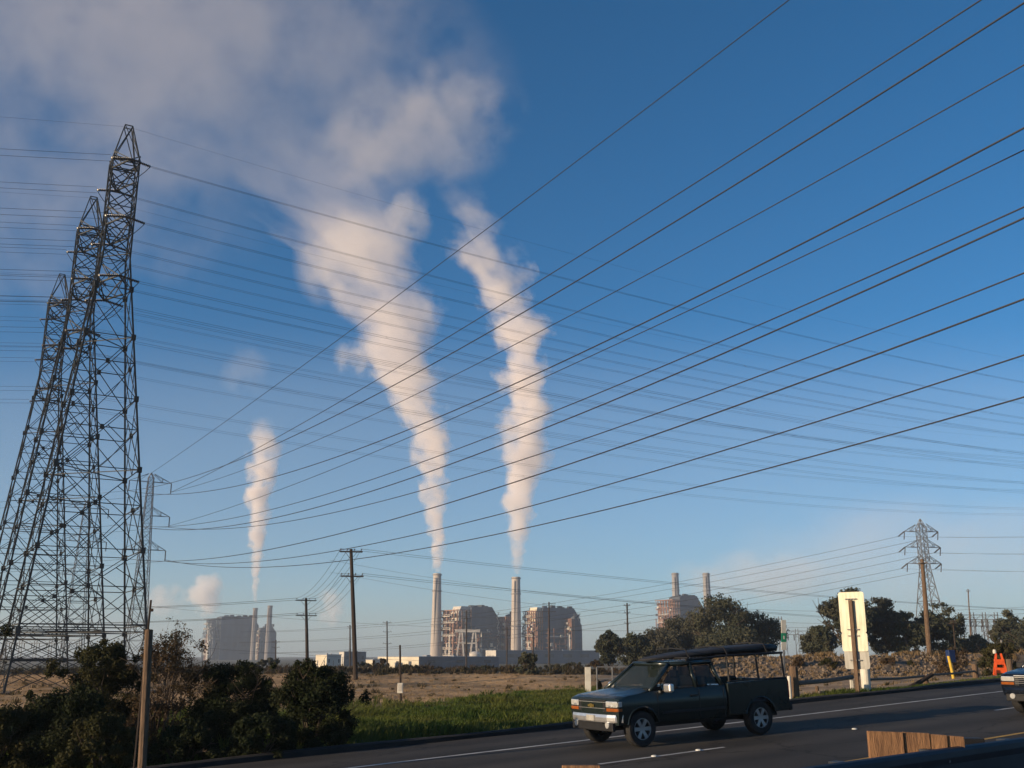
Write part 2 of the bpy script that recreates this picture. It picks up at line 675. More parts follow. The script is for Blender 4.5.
# lane reflectors
for s, q in ((22.3, 16.55), (15.6, 16.56), (16.9, 16.56), (36.6, 16.55), (8.0, 16.55)):
    b = MB()
    b.lathe([(.07, 0), (.065, .018), (.035, .03), (0.0, .032)], 10)
    o = b.build('lane_reflector', M['cup'])
    o.location = rp(s, q, .004)
    tag(o, 'small raised white lane reflector on the road', 'road stud', 'raised reflectors along the lane line')



def ground_hit(x, y, t0=20.0):
    r_ = ray(x, y)
    t = t0
    while t < 400:
        if CAM_H + r_.z * t < H(r_.x * t, r_.y * t):
            break
        t += .1
    return Vector((r_.x * t, r_.y * t, H(r_.x * t, r_.y * t)))


# ------------------------------------------------------------------ railway bank with riprap
bank = [(6, 72.5, .3), (11, 73, 1.35), (15, 73.5, 1.8), (24, 74.5, 1.9), (36, 76.5, 2.1), (50, 80, 2.35), (70, 88, 2.4), (110, 108, 2.4), (170, 140, 2.3)]


def bank_at(x):
    for a, c in zip(bank, bank[1:]):
        if x <= c[0]:
            t = max(0, (x - a[0]) / (c[0] - a[0]))
            return a[1] + (c[1] - a[1]) * t, a[2] + (c[2] - a[2]) * t
    return bank[-1][1:]


b = MB()
vs, fs = [], []
bx = [6 + i * .8 for i in range(200)]
offs = (-3.6, -2.7, -1.8, -.9, 0, 2.6, 4.2, 6.2)
for x in bx:
    y, zt = bank_at(x)
    for j, o_ in enumerate(offs):
        g = H(x, y + o_) - .05
        if j in (0, 7):
            z = g
        elif j in (4, 5):
            z = zt
        else:
            t = (1 - abs(o_) / 3.6) if o_ < 0 else (1 - (o_ - 2.6) / 3.6)
            z = g + (zt - g) * t + rng.normal(0, .06)
        vs.append((x + rng.normal(0, .08), y + o_, z))
k = len(offs)
for i in range(len(bx) - 1):
    for j in range(k - 1):
        fs.append((i * k + j, (i + 1) * k + j, (i + 1) * k + j + 1, i * k + j + 1))
b.add(vs, fs)
bo = b.build('rail_embankment', M['rock'])
tag(bo, 'low stone covered embankment behind the roadside fence', 'embankment', kind='structure')
# loose stones on the face
b = MB()
ico = bmesh.new()
bmesh.ops.create_icosphere(ico, subdivisions=1, radius=1)
iv = [v.co.copy() for v in ico.verts]
iface = [tuple(v.index for v in f.verts) for f in ico.faces]
ico.free()
for i in range(3600):
    x = random.uniform(8, 62) if i < 3100 else random.uniform(62, 120)
    y, zt = bank_at(x)
    t = random.uniform(-.12, 1.02)
    o_ = -3.6 * (1 - t)
    g = H(x, y + o_)
    z = g + (zt - g) * max(0, t)
    sc = random.uniform(.04, .13) * (1 if random.random() < .9 else 1.6)
    sx, sy, sz = sc * random.uniform(.7, 1.3), sc * random.uniform(.7, 1.3), sc * random.uniform(.5, .95)
    rot = Matrix.Rotation(random.uniform(0, 6), 3, 'Z') @ Matrix.Rotation(random.uniform(0, 6), 3, 'X')
    vs = []
    for p in iv:
        q_ = rot @ Vector((p.x * sx * random.uniform(.8, 1.2), p.y * sy, p.z * sz))
        vs.append((x + q_.x, y + o_ + q_.y, z + q_.z + .02))
    b.add(vs, iface)
so = b.build('riprap_stones', M['rock'])
tag(so, 'brown riprap stones covering the face of the embankment', 'stones', kind='stuff')
# ------------------------------------------------------------------ vegetation


def quads_obj(name, P, U, W, mat, parent=None):
    """P centres, U/W half axes (n,3)"""
    n = len(P)
    v = np.empty((n, 4, 3), dtype=np.float32)
    v[:, 0] = P - U
    v[:, 1] = P + W * .8
    v[:, 2] = P + U
    v[:, 3] = P - W * .8
    me = bpy.data.meshes.new(name)
    me.vertices.add(n * 4)
    me.vertices.foreach_set('co', v.ravel())
    me.loops.add(n * 4)
    me.loops.foreach_set('vertex_index', np.arange(n * 4, dtype=np.int32))
    me.polygons.add(n)
    me.polygons.foreach_set('loop_start', np.arange(0, n * 4, 4, dtype=np.int32))
    me.polygons.foreach_set('loop_total', np.full(n, 4, dtype=np.int32))
    me.update()
    me.materials.append(mat)
    o = bpy.data.objects.new(name, me)
    COL.objects.link(o)
    if parent:
        o.parent = parent
    return o


def leaf_cloud(clumps, n, size, power=.45, rnd=None):
    rg = rnd or rng
    C = np.array([c[0] for c in clumps], dtype=float)
    S = np.array([c[1] for c in clumps], dtype=float)
    vol = S.prod(axis=1) ** .75
    idx = rg.choice(len(clumps), n, p=vol / vol.sum())
    d = rg.normal(size=(n, 3))
    d /= np.linalg.norm(d, axis=1)[:, None]
    rad = rg.random(n) ** power
    P = C[idx] + d * rad[:, None] * S[idx] * (1 + .15 * rg.normal(size=(n, 1)))
    nrm = d + .9 * rg.normal(size=(n, 3))
    nrm /= np.linalg.norm(nrm, axis=1)[:, None]
    t = np.cross(nrm, rg.normal(size=(n, 3)))
    t /= np.linalg.norm(t, axis=1)[:, None]
    b = np.cross(nrm, t)
    sz = size * (0.55 + .9 * rg.random((n, 1)))
    return P, t * sz, b * sz * .6


def limb(mb, p, d, L, r, depth, tips, spread=.55, up=.15):
    n = 3
    pts = [p]
    dd = d.copy()
    for i in range(n):
        dd = (dd + Vector((random.gauss(0, .12), random.gauss(0, .12), random.gauss(0, .06) + up * .25))).normalized()
        pts.append(pts[-1] + dd * (L / n))
    mb.tube(pts, [r * (1 - .45 * i / n) for i in range(n + 1)], 5 if r > .03 else 3)
    tips.append((pts[-1], depth))
    if depth > 0:
        for k in range(random.choice((2, 3, 3))):
            dirn = (dd + Vector((random.gauss(0, spread), random.gauss(0, spread), random.gauss(.05, spread * .6)))).normalized()
            limb(mb, pts[-1] if k else pts[-2], dirn, L * random.uniform(.55, .8), r * .55, depth - 1, tips, spread, up)


def tree(name, base, height, width, label, cat='tree', group=None, mat='leaf_tree', trunk_frac=.22, nclump=26, nleaf=2600, leaf=.35,
         depth=2, seed=1, squash=1.0, power=.5, lopsided=0.0):
    random.seed(seed)
    rg = np.random.default_rng(seed)
    root = empty(name, base, 0, label, cat, group)
    mb = MB()
    tips = []
    hw = width / 2
    tr = max(.04, height * .022)
    th = height * trunk_frac
    mb.tube([(0, 0, -.3), (random.gauss(0, .02) * height, 0, th * .6), (random.gauss(0, .02) * height, random.gauss(0, .02) * height, th)],
            [tr * 1.4, tr, tr * .85], 7)
    top = Vector(mb.v[-4])
    top = Vector((0, 0, th))
    for k in range(5):
        a = 2 * math.pi * k / 5 + random.random()
        dirn = Vector((math.cos(a) * hw, math.sin(a) * hw, (height - th) * random.uniform(.5, 1.1))).normalized()
        limb(mb, top + Vector((0, 0, -th * .1 * k)), dirn, (height - th) * .42, tr * .6, depth, tips)
    mb.build('trunk', M['bark'], root)
    cl = []
    ch = (height - th) / 2
    cz = th + ch
    for (tp, dpt) in tips:
        q = Vector((tp.x / hw, tp.y / hw, (tp.z - cz) / ch))
        if q.length > 1:
            q = q / q.length
        if dpt <= 1 and random.random() < .7:
            s = random.uniform(.16, .3) * hw
            cl.append(((q.x * hw * .86, q.y * hw * .86, cz + q.z * ch * .86), (s, s, s * .7)))
    for i in range(nclump):
        while True:
            q = rg.uniform(-1, 1, 3)
            if .25 < np.linalg.norm(q) < 1:
                break
        # crown a little wider low down, ragged
        wdt = 1 - .25 * max(0, q[2]) - .12 * max(0, -q[2])
        s = rg.uniform(.13, .30) * hw
        cl.append(((q[0] * hw * .84 * wdt + lopsided * hw * q[2], q[1] * hw * .84 * wdt, cz + q[2] * ch * .87), (s * 1.15, s * 1.15, s * .72 * squash)))
    P, U, W = leaf_cloud(cl, nleaf, leaf, power, rg)
    P[:, 2] = np.maximum(P[:, 2], .02)
    quads_obj('crown', P, U, W, M[mat], root)
    return root


def bush(name, base, height, width, depth_, label, mat, seed, nleaf=14000, leaf=.045, nclump=34, cat='bush', group=None, stems=6):
    random.seed(seed)
    rg = np.random.default_rng(seed)
    height = height * 1.04
    root = empty(name, base, 0, label, cat, group)
    mb = MB()
    tips = []
    for k in range(stems):
        a = 2 * math.pi * k / stems + random.random()
        dirn = Vector((math.cos(a) * width * .35, math.sin(a) * depth_ * .35, height * random.uniform(.6, 1.2))).normalized()
        limb(mb, Vector((.015 * math.cos(a), .015 * math.sin(a), -.1)), dirn, height * .5, .028, 2, tips, .5)
    mb.build('stem', M['bark'], root)
    cl = []
    for i in range(nclump):
        a = rg.uniform(0, 2 * math.pi)
        rr = math.sqrt(rg.random()) * .86
        zz = rg.random()
        prof = math.sqrt(max(.05, 1 - (max(0, zz - .35) / .68) ** 2))
        s = rg.uniform(.14, .26) * min(width, height * 1.4) * .6
        cl.append(((math.cos(a) * rr * prof * width / 2, math.sin(a) * rr * prof * depth_ / 2, max(.1, zz * height * .93)), (s, s, s * .8)))
    for (tp, dpt) in tips:
        if dpt == 0 and random.random() < .35:
            s = random.uniform(.08, .15) * height * .5
            cl.append((tuple(tp * .95), (s, s, s)))
    P, U, W = leaf_cloud(cl, nleaf, leaf, .55, rg)
    P[:, 2] = np.abs(P[:, 2])
    quads_obj('foliage', P, U, W, M[mat], root)
    return root


def px_tree(name, x0, x1, ytop, Y, label, **kw):
    """tree standing at depth Y spanning photo columns x0..x1"""
    xc = (x0 + x1) / 2
    a = at(x0, 640, Y)
    c = at(x1, 640, Y)
    top = at(xc, ytop, Y)
    zb = H(top.x, Y)
    return tree(name, (top.x, Y, zb), top.z - zb, abs(c.x - a.x), label, **kw)


def px_bush(name, x0, x1, ytop, Y, label, mat, seed, depth_=None, **kw):
    a = at(x0, 700, Y)
    c = at(x1, 700, Y)
    top = at((x0 + x1) / 2, ytop, Y)
    zb = H(top.x, Y)
    wd = abs(c.x - a.x) * 1.06
    return bush(name, (top.x, Y, zb), top.z - zb, wd, depth_ or wd * .9, label, mat, seed, **kw)


# near bushes at lower left
G = 'dark bushes at the left roadside'
px_bush('roadside_bush', 276, 356, 655, 26.5, 'rounded dark bush at the right end of the roadside bushes', 'leaf_dark', 3, group=G, nleaf=42000, nclump=60, leaf=.036)
px_bush('roadside_bush', 190, 284, 664, 27.5, 'broad dark green bush between the rounded end bush and the brown twiggy shrub', 'leaf_dark', 5, group=G, nleaf=42000, nclump=60, leaf=.036)
px_bush('roadside_bush', 66, 150, 644, 28.5, 'tall olive bush in front of the nearest lattice tower legs', 'leaf_olive', 8, group=G, nleaf=44000, nclump=64, leaf=.036)
px_bush('roadside_bush', 128, 204, 640, 27.0, 'brown twiggy half bare shrub just right of the timber post', 'leaf_brown', 12, group=G, nleaf=14000, nclump=56, leaf=.032, stems=11)
px_bush('roadside_bush', 20, 120, 690, 25.0, 'low dark bush under the tall olive bush at lower left', 'leaf_dark', 15, group=G, nleaf=34000, nclump=52, leaf=.036)
px_bush('roadside_bush', -50, 48, 706, 24.5, 'low spreading bush cut by the left picture edge', 'leaf_olive', 17, group=G, nleaf=30000, nclump=48, leaf=.036)
px_bush('roadside_bush', 62, 142, 716, 23.8, 'small yellowish green bush at the foot of the timber post', 'leaf_olive', 19, group=G, nleaf=28000, nclump=46, leaf=.036)
px_bush('roadside_bush', 150, 226, 722, 24.6, 'low dark bush hugging the road under the twiggy shrub', 'leaf_dark', 21, group=G, nleaf=28000, nclump=46, leaf=.036)
px_bush('roadside_bush', 226, 300, 716, 25.0, 'low dark bush in front of the broad green bush', 'leaf_dark', 23, group=G, nleaf=28000, nclump=46, leaf=.036)
px_bush('roadside_bush', -60, 8, 598, 30.0, 'tall dark shrub peeking in at the left picture edge', 'leaf_dark', 25, group=G, nleaf=24000, nclump=44, leaf=.04)
# bare sapling above the twiggy shrub
random.seed(31)
p = at(172, 700, 29.5)
p.z = H(p.x, p.y)
root = empty('bare_sapling', p, 0, 'thin bare branched sapling rising above the brown shrub', 'tree')
mb = MB()
tips = []
for k in range(4):
    limb(mb, Vector((.08 * k - .1, .05 * k, 0)), Vector((random.gauss(0, .25), random.gauss(0, .25), 1)).normalized(), 1.35, .022, 3, tips, .4, .3)
mb.build('branches', M['bark'], root)
P, U, W = leaf_cloud([(tuple(t), (.14, .14, .12)) for t, d_ in tips if d_ < 2], 1800, .03, .6)
quads_obj('leaves', P, U, W, M['leaf_brown'], root)

# trees behind the bank
G = 'trees beyond the stone embankment'
T = [
    (594, 622, 629, 150, 'small dark tree left of the pickup roof', 'leaf_tree', 41, .2),
    (612, 654, 631, 160, 'bushy low tree behind the pickup cab', 'leaf_tree', 42, .15),
    (630, 686, 625, 170, 'low hazy tree in front of the right plant boiler house', 'leaf_grey', 43, .15),
    (656, 716, 604, 175, 'thin brownish tree in front of the boiler house with two stacks', 'leaf_grey', 44, .2),
    (688, 752, 590, 160, 'tallest rounded dark tree right of the two short stacks', 'leaf_tree', 45, .15),
    (726, 786, 607, 165, 'broad dark tree sloping down right of the tallest rounded tree', 'leaf_tree', 46, .12),
    (690, 772, 626, 150, 'low dark understorey tree under the tallest rounded tree', 'leaf_tree', 47, .1),
    (800, 838, 624, 150, 'small dark tree left of the tall roadside sign', 'leaf_tree', 48, .2),
    (818, 872, 584, 135, 'tall open crowned tree directly behind the roadside sign', 'leaf_tree', 49, .3),
    (858, 902, 594, 140, 'grey green rounded tree just right of the roadside sign', 'leaf_grey', 50, .2),
    (884, 926, 606, 138, 'dark tree left of the leaning utility pole', 'leaf_tree', 51, .12),
    (914, 962, 599, 140, 'dark full tree behind the leaning utility pole', 'leaf_tree', 52, .12),
    (952, 992, 634, 150, 'low dark tree in front of the substation frames', 'leaf_tree', 53, .1),
    (988, 1022, 608, 160, 'dark rounded tree right of the substation frames', 'leaf_tree', 54, .15),
    (1012, 1052, 612, 155, 'dark tree cut by the right picture edge', 'leaf_tree', 55, .15),
]
for (x0, x1, yt, Y, lab, mt, sd, tf) in T:
    px_tree('tree', x0, x1, yt, Y, lab, group=G, mat=mt, seed=sd, trunk_frac=tf * .6, nleaf=12000, leaf=.19, nclump=74, depth=2)
# round bush on the levee
px_bush('round_bush', 516, 539, 655, 108, 'round green bush alone on the far edge of the tan field', 'leaf_tree', 61, nleaf=3500, leaf=.16, nclump=30)
px_bush('verge_bush', 974, 1018, 640, 66, 'green bush behind the orange barricade', 'leaf_olive', 62, nleaf=7000, leaf=.09, nclump=34)
px_bush('dry_shrub', 934, 972, 649, 69, 'brown dry shrub right of the leaning utility pole base', 'leaf_brown', 63, nleaf=2600, leaf=.07, nclump=26)
for i, (x0, x1, yt, yb, lab) in enumerate((
        (792, 806, 656, 666, 'low brown shrub on the embankment left of the sign'), (818, 838, 657, 668, 'dark low shrub on the embankment just left of the sign'),
        (880, 900, 656, 670, 'brown low shrub on the embankment right of the sign'), (902, 920, 660, 674, 'grey green low shrub on the embankment left of the leaning pole'),
        (700, 716, 655, 664, 'low shrub on the embankment seen through the pickup rack'))):
    yy = bank_at(at((x0 + x1) / 2, 660, 73).x)[0] - 1.6
    c_ = at((x0 + x1) / 2, yb, yy)
    w_ = abs(at(x1, yb, yy).x - at(x0, yb, yy).x)
    bush('bank_shrub', (c_.x, yy, c_.z - .1), at((x0 + x1) / 2, yt, yy).z - c_.z, w_, w_ * .8, lab, ('leaf_brown', 'leaf_olive')[i % 2], 90 + i, nleaf=2600, leaf=.06, nclump=22,
         group='shrubs on the embankment')
# scrub line beyond the field: individual shrubs
sl = [(370, 395, 654, 150), (352, 376, 657, 145), (395, 420, 660, 130), (418, 446, 662, 135), (446, 470, 663, 140), (470, 498, 662, 135), (498, 516, 661, 140),
      (540, 566, 660, 132), (562, 590, 658, 136), (585, 604, 657, 140), (255, 285, 654, 150), (236, 258, 658, 140), (296, 318, 660, 140), (204, 236, 661, 150), (318, 345, 662, 150)]
SL = ['shrub at the foot of the tall utility pole, greenest of the scrub line', 'low shrub left of the cream shed', 'dark flat shrub before the cream shed', 'dark scrub bush under the shed corner',
      'brown scrub bush below the pale gantry', 'brown scrub bush below the first boiler house', 'scrub bush just left of the round green bush',
      'scrub bush just right of the round green bush', 'scrub bush below the second boiler house', 'scrub bush behind the white marker post',
      'scrub shrub below the two stacks of the hazy left plant', 'scrub shrub below the hazy left boiler house', 'scrub bush behind the shorter utility pole',
      'scrub shrub left of the hazy plant seen over the bushes', 'scrub bush between the two utility poles']
for i, ((x0, x1, yt, Y), lab) in enumerate(zip(sl, SL)):
    px_bush('scrub_bush', x0 - 2, x1 + 2, yt + 5, Y, lab, ('leaf_brown', 'leaf_grey', 'leaf_tree')[i % 3], 70 + i, nleaf=1300, leaf=.2, nclump=16, stems=3,
            group='scrub bushes beyond the tan field')

M['grass_dull'] = leafmat('dull_weed', (0.10, 0.075, 0.035), (0.06, 0.05, 0.024), 0.4, 0.25)
# ------------------------------------------------------------------ grass


def blades(name, n, region, hmin, hmax, wid, mat, label, tuft=7, seed=5):
    rg = np.random.default_rng(seed)
    pts = []
    while len(pts) < n // tuft:
        p = region(rg)
        if p is not None:
            pts.append(p)
    pts = np.array(pts)
    pts = np.repeat(pts, tuft, axis=0)
    pts[:, :2] += rg.normal(0, .09, (len(pts), 2))
    z = np.array([H(a, b_) for a, b_ in pts[:, :2]])
    n = len(pts)
    patch = .40 + .75 * (np.sin(pts[:, 0] * .5 + 2 * np.sin(pts[:, 1] * .21)) * np.cos(pts[:, 1] * .33)) ** 2
    h = rg.uniform(hmin, hmax, n) * patch * pts[:, 2]
    a = rg.uniform(0, 2 * np.pi, n)
    lean = rg.normal(0, .3, (n, 2)) + np.array([.10, .0])
    wv = np.stack([np.cos(a), np.sin(a), np.zeros(n)], 1) * wid
    B = np.stack([pts[:, 0], pts[:, 1], z - .03], 1)
    mid = B + np.stack([lean[:, 0] * h * .35, lean[:, 1] * h * .35, h * .6], 1)
    tip = B + np.stack([lean[:, 0] * h, lean[:, 1] * h, h], 1)
    v = np.empty((n, 5, 3), dtype=np.float32)
    v[:, 0] = B - wv
    v[:, 1] = B + wv
    v[:, 2] = mid + wv * .8
    v[:, 3] = tip
    v[:, 4] = mid - wv * .8
    me = bpy.data.meshes.new(name)
    me.vertices.add(n * 5)
    me.vertices.foreach_set('co', v.ravel())
    me.loops.add(n * 5)
    me.loops.foreach_set('vertex_index', np.arange(n * 5, dtype=np.int32))
    me.polygons.add(n)
    me.polygons.foreach_set('loop_start', np.arange(0, n * 5, 5, dtype=np.int32))
    me.polygons.foreach_set('loop_total', np.full(n, 5, dtype=np.int32))
    me.update()
    me.materials.append(M[mat])
    o = bpy.data.objects.new(name, me)
    COL.objects.link(o)
    return tag(o, label, 'grass', kind='stuff')


def verge(rg):
    x = rg.uniform(-16, 9)
    y = rg.uniform(23, 86)
    s, q = sq(x, y)
    if q < EDGE_Q + .55 or y > green_edge(x) + rg.normal(0, 3):
        return None
    return (x, y, 1.0 if q > 24 else .8)


def verge_right(rg):
    s = rg.uniform(22, 60)
    q = EDGE_Q + .5 + abs(rg.normal(0, .9))
    p = xy(s, q)
    return (p.x, p.y, .75)


def dry(rg):
    x = rg.uniform(-50, 30)
    y = rg.uniform(42, 112)
    s, q = sq(x, y)
    if q < 27 or (x < 8 and y < green_edge(x) + rg.normal(0, 4)):
        return None
    if x > 8 and y > 72:
        return None
    return (x, y, .8 if x < 8 else .5)


blades('grass', 130000, verge, .14, .42, .016, 'grass', 'long green grass beside the highway kerb', seed=5)
blades('grass', 14000, verge_right, .12, .38, .014, 'grass', 'thin green grass fringe along the kerb by the fence', seed=6)
blades('dry_grass', 42000, dry, .12, .30, .018, 'straw', 'dry tan grass across the open field', seed=7)

def on_bank(rg):
    x = rg.uniform(9, 70)
    y, zt = bank_at(x)
    o_ = rg.uniform(-4.2, 1.5)
    return (x, y + o_, .9)


_H0 = H


def H(x, y):
    z = _H0(x, y)
    if x > 8 and 70 < y < 130:
        yc, zt = bank_at(x)
        o_ = y - yc
        if -3.6 < o_ < 0:
            z = z + (zt - z) * (1 + o_ / 3.6)
        elif 0 <= o_ < 2.6:
            z = zt
    return z


blades('bank_grass', 26000, on_bank, .18, .48, .018, 'straw', 'dry brown grass tufts growing between the stones of the embankment', tuft=18, seed=14)
blades('field_weeds', 9000, dry, .2, .55, .02, 'grass_dull', 'dark dry weeds scattered over the tan field', tuft=26, seed=15)
def far_scrub(rg):
    x = rg.uniform(-60, 22)
    y = rg.uniform(107, 150)
    return (x, y, rg.uniform(.5, 1.2))


M['scrub'] = leafmat('scrub_blade', (0.075, 0.052, 0.034), (0.045, 0.042, 0.024), 0.12, 0.2)
blades('brush', 42000, far_scrub, .35, 1.0, .05, 'scrub', 'low dark brown brush covering the ground beyond the tan field', tuft=24, seed=17)
# weed clumps in the verge (countable but uniform rough grass heads)
blades('tall_weeds', 9000, verge, .35, .62, .018, 'grass', 'taller weeds standing out of the green verge', tuft=22, seed=9)
# ------------------------------------------------------------------ big lattice towers


def bar(mb, a, b, w):
    mb.tube([a, b], w, 4, cap=False)


def lerp(a, b, t):
    return a + (b - a) * t


def lattice_tower(name, base, rz, Hh, half0, label, group):
    root = empty(name, base, rz, label, 'pylon', group)
    zw = Hh * .735           # waist
    hw = 1.02 * Hh / 45
    zc = Hh - 3.3

    def half(z):
        if z <= zw:
            return half0 + (hw - half0) * z / zw
        if z <= zc:
            return hw
        return hw + (.30 - hw) * (z - zc) / (Hh - zc)

    def corner(i, z):
        h_ = half(z)
        sx, sy = ((-1, -1), (1, -1), (1, 1), (-1, 1))[i]
        return Vector((sx * h_, sy * h_, z))

    for i in range(4):
        lg = MB()
        lg.tube([corner(i, -.4), corner(i, zw), corner(i, zc), corner(i, Hh)], [.10, .082, .062, .045], 4)
        for z in (4.2, 10, 16, 21.5, 26.5, 30.5):
            z *= Hh / 45
            c = corner(i, z)
            lg.box(c, (.32, .32, .42))
        lg.box(corner(i, -.05), (.9, .9, .5))
        lg.build('leg', M['steel'], root)
    br = MB()
    lv = [0.0, 4.2, 10, 16, 21.5, 26.5, 30.5, 33.6]
    lv = [z * Hh / 45 for z in lv]
    z = lv[-1]
    up = []
    while z + 2.0 < zc:
        z += 1.95
        up.append(z)
    for f in range(4):
        i, j = f, (f + 1) % 4
        for k in range(len(lv) - 1):
            a0, b0, a1, b1 = corner(i, lv[k]), corner(j, lv[k]), corner(i, lv[k + 1]), corner(j, lv[k + 1])
            bar(br, a0, b1, .040)
            bar(br, b0, a1, .040)
            bar(br, a1, b1, .040)
            if k == 0:
                a2, b2 = corner(i, lv[k + 1] + .45), corner(j, lv[k + 1] + .45)
                bar(br, a2, b2, .06)
            # secondary members
            if k < 5:
                m1 = (a0 + b1 + b0 + a1) / 4
                wa, wb = (b0 - a0).length, (b1 - a1).length
                tx = wa / (wa + wb)
                X = lerp(a0, b1, tx)
                bar(br, lerp(a0, a1, tx), lerp(a0, X, .5), .038)
                bar(br, lerp(b0, b1, tx), lerp(b0, X, .5), .038)
                bar(br, lerp(a0, a1, tx), lerp(a1, X, .5), .038)
                bar(br, lerp(b0, b1, tx), lerp(b1, X, .5), .038)
                bar(br, lerp(a0, a1, tx), lerp(b0, b1, tx), .045)
                br.box(X, (.26, .26, .34))
                bar(br, lerp(a0, b0, .5), lerp(a0, X, .5), .034)
                bar(br, lerp(a0, b0, .5), lerp(b0, X, .5), .034)
        prev = lv[-1]
        for z in up + [zc]:
            a0, b0, a1, b1 = corner(i, prev), corner(j, prev), corner(i, z), corner(j, z)
            bar(br, a0, b1, .05)
            bar(br, b0, a1, .05)
            bar(br, a1, b1, .045)
            prev = z
        a0, b0, a1, b1 = corner(i, zc), corner(j, zc), corner(i, Hh), corner(j, Hh)
        bar(br, a0, b1, .04)
        bar(br, b0, a1, .04)
        bar(br, a1, b1, .05)
    # plan bracing
    for z in (lv[1], lv[3], lv[5], lv[7]):
        bar(br, corner(0, z), corner(2, z), .045)
        bar(br, corner(1, z), corner(3, z), .045)
    br.build('bracing', M['steel'], root)
    # arms: along local y (towards / away from the viewer), wires run along local x
    arms = []
    for k, dz in enumerate((4.4, 9.3, 14.2)):
        z = Hh - dz
        for sgn in (-1, 1):
            tip = Vector((0, sgn * (hw + 2.3), z))
            ar = MB()
            for sx in (-1, 1):
                bar(ar, Vector((sx * hw, sgn * hw, z)), tip, .07)
                bar(ar, Vector((sx * hw, sgn * hw, z + 1.5)), tip, .055)
                bar(ar, Vector((sx * hw, sgn * hw, z + 1.5)), Vector((sx * hw * .5, sgn * (hw + 1.15), z)), .04)
            bar(ar, Vector((-hw * .5, sgn * (hw + 1.15), z)), Vector((hw * .5, sgn * (hw + 1.15), z)), .05)
            ao = ar.build('crossarm', M['steel'], root)
            arms.append(((k, sgn), tip))
            for sx in (-1, 1):
                ins = MB()
                p0 = tip
                p1 = tip + Vector((sx * 1.5, 0, -.28))
                prof = []
                n = 11
                pts, rs = [], []
                for q in range(n * 2 + 1):
                    t = q / (n * 2)
                    pts.append(lerp(p0, p1, t))
                    rs.append(.15 if q % 2 else .05)
                ins.tube(pts, rs, 6)
                ins.build('insulator', M['insul'], ao)
    return root, arms


TOW = []
ROWA = math.atan2(20.3, 34.8)
for (tx, ty, Hh, lab) in ((128.5, 127, 45, 'nearest and tallest grey lattice tower of the row of three'),
                          (93.5, 198, 45, 'middle lattice tower half hidden behind the nearest tower'),
                          (62, 275, 45, 'farthest and lowest looking lattice tower of the row of three')):
    r_ = ray(tx, ty)
    t = (Hh - .6 - CAM_H) / r_.z
    base = Vector((r_.x * t, r_.y * t, -.6))
    root, arms = lattice_tower('lattice_tower', base, ROWA, Hh, 4.65, lab, 'row of three lattice towers')
    TOW.append((base, Hh, arms))


# ------------------------------------------------------------------ wires
def wire(name, f, t0, t1, rad, label, group, cat='power line', n=40, gap=0.0, parent=None, mat='wire'):
    """f(t) -> Vector; gap = spacing of a twin bundle"""
    mb = MB()
    pts = [f(t0 + (t1 - t0) * i / n) for i in range(n + 1)]
    if gap:
        d = (pts[-1] - pts[0])
        side = Vector((-d.y, d.x, 0)).normalized() * gap / 2
        up = Vector((0, 0, gap * .35))
        mb.tube([p + side + up for p in pts], rad, 4, cap=False)
        mb.tube([p - side - up for p in pts], rad, 4, cap=False)
        for i in range(4, n, 8):
            mb.tube([pts[i] + side + up, pts[i] - side - up], rad * .9, 4)
    else:
        mb.tube(pts, rad, 5, cap=False)
    o = mb.build(name, M[mat], parent)
    return tag(o, label, cat, group) if label else o


def fit(p0, az, marks):
    """parabola z(t) in the vertical plane through p0 with heading az, matched to two surveyed sight lines"""
    d = Vector((az[0], az[1])).normalized()
    rows = []
    for (x, y) in marks:
        r_ = ray(x, y)
        # p0 + d t = r*k  (plan)
        det = d.x * (-r_.y) - (-r_.x) * d.y
        bx_, by_ = -p0.x, -p0.y
        t = (bx_ * (-r_.y) - (-r_.x) * by_) / det
        kk = (d.x * by_ - d.y * bx_) / det
        rows.append((t, CAM_H + r_.z * kk))
    (ta, za), (tb, zb) = rows
    # z = z0 + a t + b t^2
    A = np.array([[ta, ta * ta], [tb, tb * tb]])
    a, b_ = np.linalg.solve(A, np.array([za - p0.z, zb - p0.z]))
    return (lambda t: Vector((p0.x + d.x * t, p0.y + d.y * t, p0.z + a * t + b_ * t * t))), a, b_, rows


